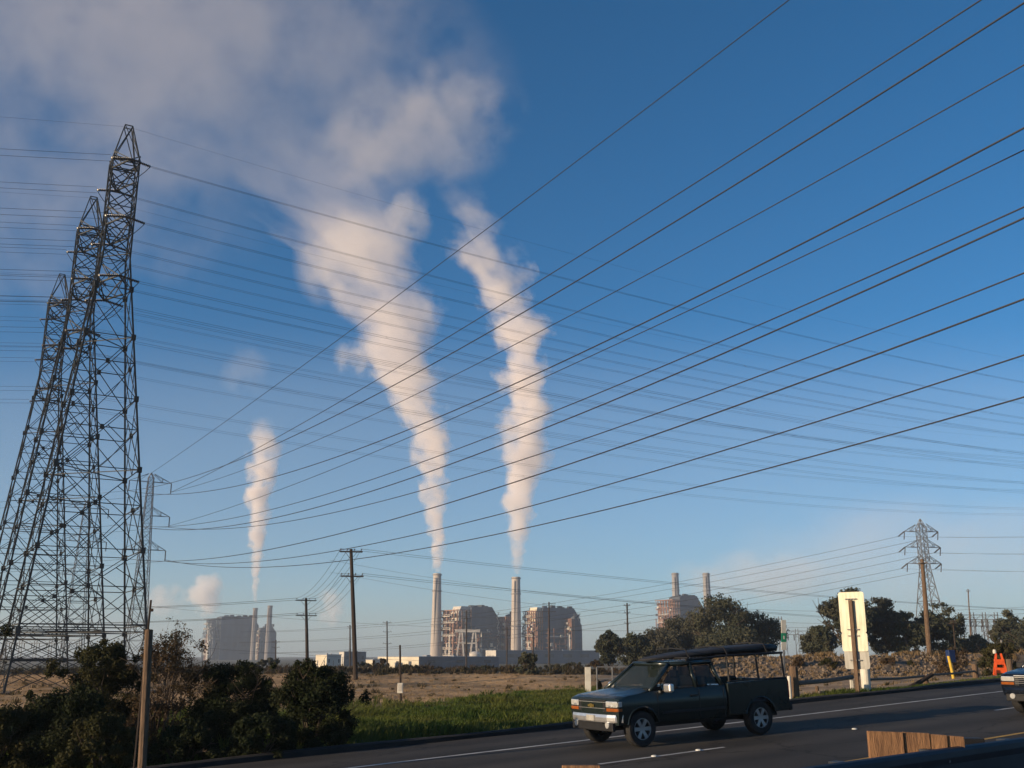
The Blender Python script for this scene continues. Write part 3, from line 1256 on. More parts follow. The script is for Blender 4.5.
LV = ('top', 'middle', 'lowest')
TN = ('nearest', 'middle', 'farthest')
CIRC = {-1: 'near', 1: 'far'}
AR = (0.864, 0.504)
AL = (-0.975, -0.22)
p0 = TOW[0][0] + Vector((0, 0, TOW[0][1] - 4.9))
_tip = [t_ for (kk_, t_) in TOW[0][2] if kk_ == (0, -1)][0]
_, a_r, b_r, rows_ = fit(TOW[0][0] + Matrix.Rotation(ROWA, 3, 'Z') @ (_tip + Vector((1.5, 0, -.28))), AR, ((512, 266), (1024, 384)))
for ti, (base, Hh, arms) in enumerate(TOW):
    rm = Matrix.Rotation(ROWA, 3, 'Z')
    for (k, sgn), tip in arms:
        pr = base + rm @ (tip + Vector((1.5, 0, -.28)))
        pl = base + rm @ (tip + Vector((-1.5, 0, -.28)))
        dr = Vector(AR).normalized()
        dl = Vector(AL).normalized()
        j = random.uniform(-.004, .004)
        fr = (lambda t, p=pr, j=j: Vector((p.x + dr.x * t, p.y + dr.y * t, p.z + (a_r + j) * t + (b_r - j / 260) * t * t)))
        fl = (lambda t, p=pl, j=j: Vector((p.x + dl.x * t, p.y + dl.y * t, p.z - (.05 + j) * t + .0003 * t * t)))
        wire('power_line', fr, 0, 250, .0125, 'twin wires running right from the %s %s arm of the %s lattice tower' % (LV[k], CIRC[sgn], TN[ti]),
             'conductors of the row of lattice towers', gap=.46, n=48)
        wire('power_line', fl, 0, 160, .014, 'twin wires running left from the %s %s arm of the %s lattice tower' % (LV[k], CIRC[sgn], TN[ti]),
             'conductors of the row of lattice towers', gap=.46, n=30)
        # jumper loop under the arm
        mb = MB()
        m_ = (pr + pl) / 2 + Vector((0, 0, -1.5))
        pts = [pl + (pr - pl) * q / 8 + Vector((0, 0, -1.4 * math.sin(math.pi * q / 8))) for q in range(9)]
        o = wire('jumper_cable', lambda t, pts=pts: pts[int(round(t * 8))], 0, 1, .03,
                 'slack jumper cable under the %s %s arm of the %s lattice tower' % (LV[k], CIRC[sgn], TN[ti]), 'jumper cables', 'cable', n=8)
    tp = base + Vector((0, 0, Hh))
    wire('ground_wire', lambda t, p=tp: Vector((p.x + dr.x * t, p.y + dr.y * t, p.z + a_r * t + b_r * t * t)), 0, 250, .007,
         'thin earth wire running right from the tip of the %s lattice tower' % TN[ti], 'earth wires', n=40)
    wire('ground_wire', lambda t, p=tp: Vector((p.x + dl.x * t, p.y + dl.y * t, p.z - .03 * t + .0002 * t * t)), 0, 160, .008,
         'thin earth wire running left from the tip of the %s lattice tower' % TN[ti], 'earth wires', n=24)


# ------------------------------------------------------------------ slim lattice towers with broad arms
def slim_tower(name, base, rz, Hh, half0, halft, arms, arm_len, label, cat='pylon', group=None, ins_len=2.2, wb=.05, diag=False, mat='steel_far',
               waist=None, peak=2.0):
    root = empty(name, base, rz, label, cat, group)
    zt = arms[0]
    wz = waist or zt

    def half(z):
        if z <= wz:
            return half0 + (halft - half0) * z / wz
        if z <= zt + .8:
            return halft
        return halft + (.08 - halft) * (z - zt - .8) / (Hh - zt - .8)

    def corner(i, z):
        h_ = half(z)
        sx, sy = ((-1, -1), (1, -1), (1, 1), (-1, 1))[i]
        return Vector((sx * h_, sy * h_, z))

    for i in range(4):
        lg = MB()
        lg.tube([corner(i, -.4), corner(i, wz), corner(i, zt + .8), corner(i, Hh)], [wb * 1.9, wb * 1.6, wb * 1.4, wb], 4)
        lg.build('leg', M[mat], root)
    br = MB()
    z = 0.0
    while z < Hh - .4:
        st = max(1.3, half(z) * 1.9)
        z1 = min(Hh, z + st)
        for f in range(4):
            i, j = f, (f + 1) % 4
            bar(br, corner(i, z), corner(j, z1), wb)
            bar(br, corner(j, z), corner(i, z1), wb)
            bar(br, corner(i, z1), corner(j, z1), wb)
        z = z1
    br.build('bracing', M[mat], root)
    tips = []
    for k, za in enumerate(arms):
        for sgn in (-1, 1):
            tip = Vector((sgn * arm_len * (1.0 if k != 1 else 1.05), 0, za))
            ar = MB()
            h_ = half(za)
            for sy in (-1, 1):
                bar(ar, Vector((sgn * h_, sy * h_, za)), tip, wb * 1.3)
                bar(ar, Vector((sgn * h_, sy * h_, za + 1.7)), tip, wb * 1.1)
                bar(ar, lerp(Vector((sgn * h_, sy * h_, za)), tip, .5), lerp(Vector((sgn * h_, sy * h_, za + 1.7)), tip, .5), wb)
                bar(ar, lerp(Vector((sgn * h_, sy * h_, za)), tip, .5), Vector((sgn * h_, sy * h_, za + 1.7)), wb)
            ao = ar.build('crossarm', M[mat], root)
            e = tip + (Vector((-sgn * 0.0, 0, -ins_len)) if not diag else Vector((-1.6, 0, -1.2)))
            ins = MB()
            n = 9
            ins.tube([lerp(tip, e, q / (2 * n)) for q in range(2 * n + 1)], [(wb * 3.2 if q % 2 else wb * 1.2) for q in range(2 * n + 1)], 6)
            ins.build('insulator', M['insul'], ao)
            if diag:
                ins = MB()
                e2 = tip + Vector((-.3, 0, -1.9))
                ins.tube([lerp(tip, e2, q / 12) for q in range(13)], [(wb * 2.6 if q % 2 else wb) for q in range(13)], 6)
                ins.build('insulator', M['insul'], ao)
            tips.append(((k, sgn), tip, e))
    return root, tips


# the line of thick cables passing over the viewer
p = at(151.5, 473, 216)
zb = H(p.x, p.y)
Hs = p.z - zb
sc = 216 * 1.06 / FPX
arm_z = [Hs - 1.9, Hs - 1.9 - 32 * sc, Hs - 1.9 - 64 * sc]
SA = math.atan2(.51, .86)
root, tips = slim_tower('slim_tower', (p.x, p.y, zb), SA, Hs, 1.9, .55, arm_z, 4.3,
                        'slim lattice tower with three arm levels seen just right of the nearest tower')
Rm = Matrix.Rotation(SA, 3, 'Z')
TP = {}
for (k, sgn), tip, e in tips:
    TP[(k, sgn)] = Vector((p.x, p.y, zb)) + Rm @ e
AC = (.51, -.86)
cables = [
    (None, (512, 210), (789, 0), 'topmost cable'),
    ((0, 1), (512, 298), (981, 0), 'second cable from the top'),
    ((0, -1), (512, 319), (1024, 3), 'third cable from the top'),
    ((0, 1), (512, 346), (1024, 65), 'fourth cable from the top'),
    ((0, -1), (512, 385), (1024, 128), 'fifth cable from the top'),
    ((1, 1), (512, 392), (1024, 150), 'sixth cable from the top'),
    ((1, -1), (512, 428), (1024, 207), 'upper of the close pair of cables'),
    ((1, -1), (512, 441), (1024, 218), 'lower of the close pair of cables'),
    ((1, 1), (512, 463), (1024, 273), 'fourth cable from the bottom'),
    ((2, -1), (512, 483), (1024, 299), 'third cable from the bottom'),
    ((2, 1), (512, 511), (1024, 355), 'second cable from the bottom'),
    ((2, 1), (512, 531), (1024, 397), 'lowest cable'),
]
for i, (key, m1, m2, lab) in enumerate(cables):
    q0 = Vector((p.x, p.y, zb + Hs)) if key is None else TP[key] + Vector((0, 0, .3 * (i % 2)))
    f, a_, b_, rows = fit(q0, AC, (m1, m2))
    wire('overhead_cable', f, 0, rows[1][0] + 26, .038 if i in (0, 3, 5, 6) else .046,
         lab + ' of those slanting up to the right', 'thick cables slanting overhead', 'cable', n=60)
# conductors leaving that tower to the left, behind the big towers
for (k, sgn) in TP:
    q0 = TP[(k, sgn)]
    f = lambda t, q0=q0: Vector((q0.x - .97 * t, q0.y + .25 * t, q0.z - .05 * t + .0003 * t * t))
    wire('far_conductor', f, 0, 170, .03, 'thin wire leaving the %s %s arm of the slim tower to the left' % (LV[k], 'right' if sgn > 0 else 'left'),
         'conductors left of the slim tower', n=16)

# a second slim tower seen through the legs of the nearest one
q = at(88, 500, 250)
zb2 = H(q.x, q.y)
slim_tower('slim_tower', (q.x, q.y, zb2), SA, q.z - zb2, 2.6, .7, [q.z - zb2 - 2, q.z - zb2 - 10, q.z - zb2 - 18], 5.0,
           'slim lattice tower seen through the legs of the nearest big tower')
# right distant tower
p2 = at(920, 519, 236)
zb2 = H(p2.x, p2.y)
Hs2 = p2.z - zb2
sc = 236 / FPX
root, tips2 = slim_tower('transmission_tower', (p2.x, p2.y, zb2), R(8), Hs2, 3.6, .85, [Hs2 - 12.5 * sc, Hs2 - 28 * sc, Hs2 - 44 * sc], 4.1,
                         'lone transmission tower above the trees on the right', ins_len=1.8, diag=True, waist=Hs2 - 48 * sc, wb=.06)
Rm = Matrix.Rotation(R(8), 3, 'Z')
for (k, sgn), tip, e in tips2:
    q0 = Vector((p2.x, p2.y, zb2)) + Rm @ e
    sd = 'left' if sgn < 0 else 'right'
    f = lambda t, q0=q0: Vector((q0.x - .80 * t, q0.y + .6 * t, q0.z - .16 * t + .00035 * t * t))
    wire('far_conductor', f, 0, 230, .035, 'thin wire sagging left from the %s %s arm of the lone right tower' % (LV[k], sd), 'conductors of the lone right tower', n=24)
    f = lambda t, q0=q0: Vector((q0.x + .72 * t, q0.y - .69 * t, q0.z - .10 * t + .0008 * t * t))
    wire('far_conductor', f, 0, 150, .02, 'thin wire rising right from the %s %s arm of the lone right tower' % (LV[k], sd), 'conductors of the lone right tower', n=24)


# ------------------------------------------------------------------ wooden utility poles
def utility_pole(base, top, arms, label, rad=.16, arm_half=1.0, rz=0.0, group='wooden utility poles', mat='wood_pole', pins=4):
    base = Vector(base)
    top = Vector(top)
    root = empty('utility_pole', base, 0, label, 'pole', group)
    L = top - base
    mb = MB()
    mb.tube([Vector((0, 0, -.3)), L * .5, L], [rad * 1.15, rad, rad * .75], 10)
    mb.build('shaft', M[mat], root)
    out = []
    ax = Vector((math.cos(rz), math.sin(rz), 0))
    ay = Vector((-ax.y, ax.x, 0))
    for dz in arms:
        c = L * (1 - dz / L.length)
        am = MB()
        for sy in ((-1, 1) if len(arms) < 3 else (1,)):
            cc = c + ay * sy * rad * 1.05
            am.tube([cc - ax * arm_half, cc + ax * arm_half], .065, 4)
        am.tube([c - ax * arm_half * .55, c - Vector((0, 0, .7))], .025, 4)
        am.tube([c + ax * arm_half * .55, c - Vector((0, 0, .7))], .025, 4)
        ao = am.build('crossarm', M['wood_grey'] if mat == 'wood_post' else M['wood_pole'], root)
        for k in range(pins):
            u = -1 + 2 * (k + .15) / (pins - .7) if pins > 1 else 0
            u = max(-.95, min(.95, u))
            pn = MB()
            pp = c + ax * arm_half * u + Vector((0, 0, .07))
            pn.tube([pp, pp + Vector((0, 0, .09)), pp + Vector((0, 0, .12)), pp + Vector((0, 0, .2)), pp + Vector((0, 0, .22))], [.02, .02, .065, .055, .02], 6)
            pn.build('insulator', M['insul'], ao)
            out.append((dz, u, base + pp + Vector((0, 0, .2))))
    return root, out


b0 = Vector((at(356, 678, 96).x, 96, 0))
b0.z = H(b0.x, b0.y)
t0 = at(351, 549, 96)
root, A1 = utility_pole(b0, t0, (.25, 2.5), 'tall dark wooden utility pole with two crossarms rising out of the tan field', .19, 1.05, R(12))
b1 = Vector((at(307.5, 672, 128).x, 128, 0))
b1.z = H(b1.x, b1.y)
t1 = at(306, 598, 128)
root, A2 = utility_pole(b1, t1, (.3, 2.1), 'shorter dark utility pole with two crossarms behind the rounded roadside bush', .19, 1.25, R(25))


def span(a, b, sag):
    return lambda t: a + (b - a) * t + Vector((0, 0, -4 * sag * t * (1 - t)))


for i, ((dz, u, pa), (dz2, u2, pb)) in enumerate(zip(A1, A2)):
    lv = 'upper' if i < 4 else 'lower'
    wire('pole_wire', span(pa, pb, .9), 0, 1, .016, '%s wire %s crossarms between the two utility poles' % (('outer left', 'inner left', 'inner right', 'outer right')[i % 4], 'of the upper' if i < 4 else 'of the lower'),
         'wires between the utility poles', 'wire', n=14)
    if i % 4 in (0, 3):
        w_ = ('left' if i % 4 == 0 else 'right') + ' end of the ' + lv
        e = pb + Vector((-62, 20, 0))
        wire('pole_wire', span(pb, e, .9), 0, 1, .022, 'wire running left from the %s arm, shorter pole' % w_, 'wires left of the shorter pole', 'wire', n=14)
        e = pa + Vector((150, 60, -4.0))
        wire('pole_wire', span(pa, e, 2.2), 0, 1, .014, 'sagging wire running right from the %s arm, tall pole' % w_, 'wires right of the tall pole', 'wire', n=24)


def px_pole(x0, y0, x1, y1, Y, arms, label, **kw):
    a = at(x0, y0, Y)
    bb = Vector((a.x, Y, H(a.x, Y)))
    return utility_pole(bb, at(x1, y1, Y), arms, label, **kw)


px_pole(388, 658, 387, 621, 300, (.4, 3.0, 6.2), 'thin far utility pole with three crossarms left of the first big chimney', rad=.22, arm_half=1.3, pins=2)
px_pole(351, 658, 350, 625, 320, (.6,), 'thin far utility pole just left of the tall utility pole foot', rad=.25, arm_half=.9, pins=2)
px_pole(466.5, 660, 466.5, 611, 310, (.5, 2.2), 'far utility pole standing before the first boiler house', rad=.24, arm_half=1.5, pins=2)
px_pole(549, 660, 549, 602, 290, (.5, 2.6), 'far utility pole standing before the second boiler house', rad=.25, arm_half=1.9, pins=2)
px_pole(507, 660, 507, 627, 320, (.6,), 'thin far utility pole between the two boiler houses', rad=.2, arm_half=.7, pins=2)
px_pole(533, 660, 533, 632, 300, (.6,), 'short far utility pole left of the second boiler house pole', rad=.2, arm_half=.6, pins=2)
px_pole(628, 650, 627, 603, 215, (.5, 1.9, 4.0), 'far utility pole rising behind the bushy tree left of the right plant', rad=.2, arm_half=.7, pins=2)
px_pole(276, 664, 276, 640, 330, (.6, 2.2), 'small far utility pole right of the hazy left plant', rad=.22, arm_half=1.2, pins=2)
px_pole(970, 650, 968, 589, 260, (.5,), 'thin reddish mast rising over the substation frames', rad=.17, arm_half=.5, pins=2, mat='wood_post')
bp_ = at(929.5, 655, 75.9)
bp_.z = bank_at(bp_.x)[1] - .1
root, A3 = utility_pole(bp_, at(922, 559, 75.9), (.3,), 'brown leaning utility pole standing on the stone embankment', .17, .55, R(80), mat='wood_post', pins=2)
b_ = at(955.5, 655, 90)
b_.z = H(b_.x, 90)
utility_pole(b_, at(953, 620, 90), (.3,), 'thin grey pole right of the leaning utility pole', .07, .3, R(10), pins=2)
# long far wires low over the plant
for i, (ya, yb_) in enumerate(((560, 606), (572, 618), (640, 640), (603, 612))):
    a = at(330 if i < 2 else 120, ya, 420)
    bq = at(1040, yb_, 420)
    wire('distant_wire', span(a, bq, 9), 0, 1, .045, ('uppermost', 'second', 'lowest', 'third')[i] + ' faint distant wire crossing low behind the poles', 'faint distant wires', 'wire', n=24)

# ------------------------------------------------------------------ timber post at lower left with thin pipe
a = at(143.5, 768, 20.6)
base = Vector((a.x, 20.6, H(a.x, 20.6)))
top = at(149, 630, 20.6)
root = empty('timber_post', base, 0, 'thick weathered timber post standing before the roadside bushes', 'post')
mb = MB()
mb.tube([Vector((0, 0, -.3)), (top - base) * .5, (top - base)], [.085, .082, .08], 10)
mb.build('shaft', M['wood_post'], root, smooth=False)
mb = MB()
mb.tube([(top - base) + Vector((0, 0, -.01)), (top - base) + Vector((0, 0, .012))], [.084, .06], 10)
mb.build('cap', M['wood_post'], root)
tp = at(151, 600, 21.2)
b_ = Vector((tp.x - .05, 21.2, H(tp.x, 21.2)))
mb = MB()
mb.tube([b_, tp], .022, 6)
mb.tube([tp + Vector((0, 0, -.2)), tp + Vector((.06, 0, -.2))], .03, 6)
o = mb.build('marker_pipe', M['wood_pole'])
tag(o, 'thin dark pipe rising just behind the timber post', 'pipe')
# small post with a white box in the field
a = at(401, 695, 60)
base = Vector((a.x, 60, H(a.x, 60)))
root = empty('meter_post', base, 0, 'thin dark post carrying a small white box in the field', 'post')
L = at(400, 645, 60) - base
mb = MB()
mb.tube([Vector((0, 0, -.2)), L], [.07, .055], 8)
mb.build('shaft', M['wood_pole'], root)
mb = MB()
c = at(400.5, 688, 60) - base
mb.box((c.x, c.y - .1, c.z), (.3, .2, .55))
bx_ = mb.build('box', M['white'], root, bevel=.02)
mb = MB()
mb.box((c.x, c.y - .205, c.z + .02), (.2, .012, .36))
mb.build('door', M['clad_pale'], bx_)
# ------------------------------------------------------------------ power plant (local x = D, local y = N)
PA = ROAD_ANG


def part(mb, name, mat, root, **k):
    return mb.build(name, M[mat], root, **k)


def chimney(x, ytop, wpx, Y, label, mat='concrete', wtop=None, zbase=-5.0, group='power plant chimneys'):
    top = at(x, ytop, Y)
    hgt = top.z - zbase
    mpp = Y * 1.0 / FPX * 1.03
    r0, r1 = wpx / 2 * mpp, (wtop or wpx * .86) / 2 * mpp
    root = empty('chimney', (top.x, Y, zbase), 0, label, 'chimney', group)
    mb = MB()
    n = 12
    mb.lathe([(r0 + (r1 - r0) * (i / n) ** .8, hgt * i / n - (1 if i == 0 else 0)) for i in range(n + 1)] + [(r1 * .78, hgt), (r1 * .74, hgt - 6)], 28)
    mb.build('shaft', M[mat], root, smooth=False)
    for f in (.985, .80, .42):
        rr = r0 + (r1 - r0) * f ** .8
        mb = MB()
        mb.lathe([(rr + .05, hgt * f - .6), (rr + .75, hgt * f - .5), (rr + .75, hgt * f + .2), (rr + .05, hgt * f + .3)], 28)
        for k in range(14):
            a = 2 * math.pi * k / 14
            mb.tube([((rr + .7) * math.cos(a), (rr + .7) * math.sin(a), hgt * f), ((rr + .7) * math.cos(a), (rr + .7) * math.sin(a), hgt * f + 1.2)], .05, 4)
        mb.build('gallery', M['band'], root)
    mb = MB()
    a = -1.9
    mb.box(((r0 + r1) / 2 * 1.03 * math.cos(a), (r0 + r1) / 2 * 1.03 * math.sin(a), hgt * .5), (.6, .6, hgt * .9))
    mb.build('ladder', M['band'], root)
    return root


def boiler_house(x, Y, wl, wr, hpx, label, kind=0, clad='clad_blue', seed=0, zbase=-5.0, frame='rust'):
    """x: photo column of the near corner; wl / wr photo widths of lit and shaded faces"""
    rg = random.Random(seed)
    c = at(x, 657, Y)
    mpp = Y / FPX * 1.02
    hgt = hpx * mpp + 1.2
    ly = wl * mpp / .585 * .85
    lx = wr * mpp / .81 * .9
    root = empty('boiler_house', (c.x, Y, zbase), PA, label, 'power plant', 'power plant boiler houses')
    # clad box with chamfered shoulders
    mb = MB()
    x0, x1, y0, y1 = 0, lx, 0, ly * .62
    ch = hgt * .16
    poly = [(x0, -1), (x0, hgt - ch * .15), (x0 + ch * .5, hgt), (x1 - ch, hgt), (x1, hgt - ch * 1.3), (x1, -1)]
    mb.prism(poly, y0, y1)
    part(mb, 'cladding', clad, root)
    # cladding bands, louvres on the shaded face and dark strip windows
    for k, f in enumerate((.22, .52, .8)):
        mb = MB()
        mb.box((lx * .5, -.25, hgt * f), (lx * .92, .4, hgt * .018))
        part(mb, 'band', 'clad_dark', root)
    for k in range(4):
        mb = MB()
        mb.box((lx * (.14 + .24 * k), -.28, hgt * .36), (lx * .12, .3, hgt * .1))
        part(mb, 'louvre', 'clad_dark', root)
    # roof plant
    mb = MB()
    for k in range(5):
        mb.box((lx * (.15 + .17 * k), y1 * rg.uniform(.2, .8), hgt + .6), (lx * .1, y1 * .2, rg.uniform(1.2, 4)))
    part(mb, 'roof_plant', 'clad_dark', root)
    # open steel frame on the lit side (negative local x) : columns, beams, floors
    fx0, fx1 = -ly * .42, -.2
    fy1 = ly
    fr = MB()
    levels = 8
    cols_y = 7
    cols_x = 4
    hf = hgt * .93
    for i in range(cols_x):
        for j in range(cols_y):
            xx = fx0 + (fx1 - fx0) * i / (cols_x - 1)
            yy = fy1 * j / (cols_y - 1)
            hh = hf if not (i == 0 and j > 4) else hf * .7
            fr.box((xx, yy, hh / 2), (.8, .8, hh))
    for k in range(1, levels + 1):
        z = hf * k / levels
        for i in range(cols_x):
            xx = fx0 + (fx1 - fx0) * i / (cols_x - 1)
            fr.box((xx, fy1 / 2, z), (.55, fy1 + 1, .7))
        for j in range(cols_y):
            yy = fy1 * j / (cols_y - 1)
            fr.box(((fx0 + fx1) / 2, yy, z + .05), (fx1 - fx0 + 1, .5, .6))
        for j in range(cols_y - 1):
            if rg.random() < .5:
                ya, yb = fy1 * j / (cols_y - 1), fy1 * (j + 1) / (cols_y - 1)
                z0 = hf * (k - 1) / levels
                fr.tube([(fx0, ya, z0), (fx0, yb, z)], .28, 4)
    part(fr, 'steel_frame', frame, root)
    for k in range(1, levels):
        if rg.random() < .8:
            z = hf * k / levels
            mb = MB()
            a = rg.uniform(0, .4) * fy1
            e = rg.uniform(.6, 1) * fy1
            mb.box((fx0 - 1.0, (a + e) / 2, z + .4), (2.2, e - a, .5))
            n = 8
            for q in range(n + 1):
                mb.box((fx0 - 2.0, a + (e - a) * q / n, z + 1.2), (.2, .2, 1.4))
            mb.box((fx0 - 2.0, (a + e) / 2, z + 1.9), (.22, e - a, .25))
            part(mb, 'walkway', 'pale_steel', root)
    # casings, ducts and vessels inside the frame, coloured dark for its shaded gaps
    for k in range(9):
        mb = MB()
        xx = fx0 + (fx1 - fx0) * rg.uniform(.3, .8)
        yy = fy1 * (k + .5) / 9
        h0 = hf * rg.uniform(.0, .5)
        h1 = h0 + hf * rg.uniform(.15, .5)
        mb.box((xx, yy, (h0 + min(h1, hf * .96)) / 2), ((fx1 - fx0) * rg.uniform(.25, .5), fy1 / 9 * rg.uniform(.7, 1.0), min(h1, hf * .96) - h0))
        part(mb, 'casing', rg.choice(('clad_dark', 'clad_dark', frame, 'dark')), root, bevel=.3)
    for k in range(4):
        mb = MB()
        yy = fy1 * rg.uniform(.1, .9)
        z = hf * rg.uniform(.2, .8)
        mb.tube([(fx0 - 1, yy, 0), (fx0 - 1, yy, z), (fx0 + 6, yy, z + 3), (fx1, yy, z + 3)], 1.0, 10)
        part(mb, 'pipe', rg.choice(('pale_steel', 'pale_steel', 'rust')), root)
    # pipe racks, ducts and stairs against the shaded face
    if kind >= 0:
        sf = MB()
        dpt = -5.0
        nx2 = 7
        hs_ = hgt * .62
        for i in range(nx2):
            xx = lx * (.06 + .88 * i / (nx2 - 1))
            hh = hs_ * (1 - .35 * (i % 3 == 2))
            sf.box((xx, dpt, hh / 2), (.6, .6, hh))
            for k in range(1, 7):
                sf.box((xx, dpt / 2, hs_ * k / 7), (.4, -dpt, .4))
        for k in range(1, 7):
            e = lx * rg.uniform(.5, .9)
            sf.box((lx * .06 + e / 2, dpt, hs_ * k / 7), (e, .45, .55))
        part(sf, 'pipe_rack', 'clad_dark' if kind == 0 else 'rust', root)
        for k in range(6):
            mb = MB()
            za = hs_ * rg.uniform(.12, .9)
            xa = lx * rg.uniform(.05, .4)
            xe = lx * rg.uniform(.55, .95)
            mb.tube([(xa, dpt + 1, 0), (xa, dpt + 1, za), (xe, dpt + 1, za), (xe, -.3, za + 2)], rg.uniform(.35, .8), 8)
            part(mb, 'pipe', rg.choice(('clad_pale', 'pale_steel', 'rust')), root)
        mb = MB()
        for k in range(10):
            z0, z1 = hgt * .9 * k / 10, hgt * .9 * (k + 1) / 10
            xa, xe = (lx * .9, lx * .97) if k % 2 else (lx * .97, lx * .9)
            mb.tube([(xa, -1.4, z0), (xe, -1.4, z1)], .35, 4)
            mb.box((lx * .935, -1.4, z1), (lx * .09, 1.6, .25))
        part(mb, 'stair', 'pale_steel', root)
        for k in range(7):
            mb = MB()
            mb.box((lx * rg.uniform(.1, .9), dpt - .5, hs_ * rg.uniform(.1, .8)), (rg.uniform(1, 3), 1.2, rg.uniform(1.5, 3.5)))
            part(mb, 'cabinet', rg.choice(('white_wall', 'clad_pale', 'rust')), root)
    for k in range(40):
        mb = MB()
        mb.box((fx0 - .9, fy1 * rg.random(), hf * rg.uniform(.05, .92)), (1.4, rg.uniform(.6, 2.4), rg.uniform(.8, 2.6)))
        part(mb, 'equipment', rg.choice(('white_wall', 'pale_steel', frame, 'clad_dark', 'dark')), root)
    if kind >= 0:
        # upper pale drum housing
        mb = MB()
        poly = [(fx0 * .8, hf * .80), (fx0 * .8, hf * .95), (fx0 * .6, hgt * 1.0), (-.4, hgt * 1.0), (-.4, hf * .80)]
        mb.prism(poly, fy1 * .08, fy1 * (.45 if kind == 0 else .7))
        part(mb, 'drum_house', 'pale_steel' if kind == 0 else 'white_wall', root)
    return root, c


# middle plant
chimney(437.3, 573.5, 11.5, 1010, 'tall pale concrete chimney left of the first boiler house', wtop=7.5)
boiler_house(471, 1000, 26, 29, 51, 'first boiler house with rusty open steelwork right of the left chimney', 0, seed=4)
chimney(516, 577, 10.5, 1010, 'pale concrete chimney rising between the two boiler houses', wtop=8)
boiler_house(543, 1005, 14, 42, 50, 'second boiler house with pale drum house left of the far trees', 1, seed=9)
# open steelwork tower and duct tower between the houses
root, c = boiler_house(512, 1020, 12, 9, 44, 'narrow dark steel tower between the two boiler houses at the second chimney foot', -1, 'clad_blue', seed=13)
# second house side tower
root, c = boiler_house(575, 1015, 6, 8, 42, 'narrow grey stair tower at the right end of the second boiler house', -1, 'clad_blue', seed=21)
# pale gantry in front of first boiler house
c = at(456, 657, 930)
mpp = 930 / FPX
root = empty('gantry', (c.x, 930, -5), R(8), 'pale A shaped gantry crane before the first boiler house', 'gantry')
hg = 29 * mpp * 1.05
for xx in (0, 8, 13, 21):
    mb = MB()
    mb.tube([(xx * mpp + (3.4 if xx in (0, 13) else -2.2), 0, hg), (xx * mpp, 0, -.5)], .85, 4)
    part(mb, 'leg', 'pale_steel', root)
mb = MB()
mb.box((11 * mpp, 0, hg), (24 * mpp, 2.6, 2.4))
part(mb, 'beam', 'pale_steel', root)
mb = MB()
mb.box((10.5 * mpp, 0, hg * .62), (17 * mpp, 1.2, 1.1))
part(mb, 'tie', 'pale_steel', root)


def shed(xl, xc, xr, ytop, Y, label, m_lit, m_sh, roofm='roof_grey', doors=3, name='shed'):
    """lit end wall spans xl..xc, long shaded wall xc..xr"""
    c = at(xc, 657, Y)
    mpp = Y / FPX * 1.02
    ly = (xc - xl) * mpp / .585
    lx = (xr - xc) * mpp / .81
    top = at(xc, ytop, Y).z
    zb = -5.0
    hgt = top - zb
    root = empty(name, (c.x, Y, zb), PA, label, 'building')
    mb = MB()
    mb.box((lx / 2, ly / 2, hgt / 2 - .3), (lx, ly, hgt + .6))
    part(mb, 'wall', m_sh, root)  # shaded look of the long wall put into its material
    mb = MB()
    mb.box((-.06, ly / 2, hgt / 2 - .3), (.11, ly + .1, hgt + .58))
    part(mb, 'end_wall', m_lit, root)  # sunlit look of this end put into a paler material
    mb = MB()
    mb.box((lx / 2, ly / 2, hgt + .16), (lx + .5, ly + .5, .3))
    mb.box((lx * .3, ly * .4, hgt + .6), (lx * .05, ly * .1, .8))
    mb.box((lx * .7, ly * .5, hgt + .5), (lx * .04, ly * .08, .6))
    part(mb, 'roof', roofm, root)
    for k in range(doors):
        mb = MB()
        mb.box((-.15, ly * (.2 + .6 * k / max(1, doors - 1)), hgt * .33), (.1, ly * .07, hgt * .6))
        part(mb, 'door', 'clad_dark', root)
        mb = MB()
        mb.box((lx * (.15 + .7 * k / max(1, doors - 1)), -.05, hgt * .6), (lx * .09, .12, hgt * .25))
        part(mb, 'window', 'window', root)
    return root


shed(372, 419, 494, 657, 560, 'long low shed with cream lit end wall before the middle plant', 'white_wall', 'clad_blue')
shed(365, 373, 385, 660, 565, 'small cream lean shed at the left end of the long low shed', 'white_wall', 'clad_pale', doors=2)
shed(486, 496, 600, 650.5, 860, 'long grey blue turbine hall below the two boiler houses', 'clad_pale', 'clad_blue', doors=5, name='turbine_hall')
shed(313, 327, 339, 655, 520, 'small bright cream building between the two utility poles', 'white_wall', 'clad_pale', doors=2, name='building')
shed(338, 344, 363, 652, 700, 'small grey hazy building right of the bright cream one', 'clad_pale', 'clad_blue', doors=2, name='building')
# storage tank by the first house
for (x, Y, r_, h_, lab) in ((475, 840, 4.5, 8, 'small pale round tank at the left end of the turbine hall'),):
    c = at(x, 657, Y)
    root = empty('tank', (c.x, Y, -5), 0, lab, 'tank')
    mb = MB()
    mb.lathe([(r_, -1), (r_, h_), (r_ * .6, h_ + 1.4), (0.01, h_ + 1.9)], 28)
    part(mb, 'shell', 'pale_steel' if Y < 1000 else 'clad_blue', root)
    mb = MB()
    for k in range(20):
        a = 2 * math.pi * k / 20
        mb.tube([(r_ * math.cos(a), r_ * math.sin(a), h_), (r_ * math.cos(a), r_ * math.sin(a), h_ + 1.2)], .08, 4)
    part(mb, 'railing', 'pale_steel', root)
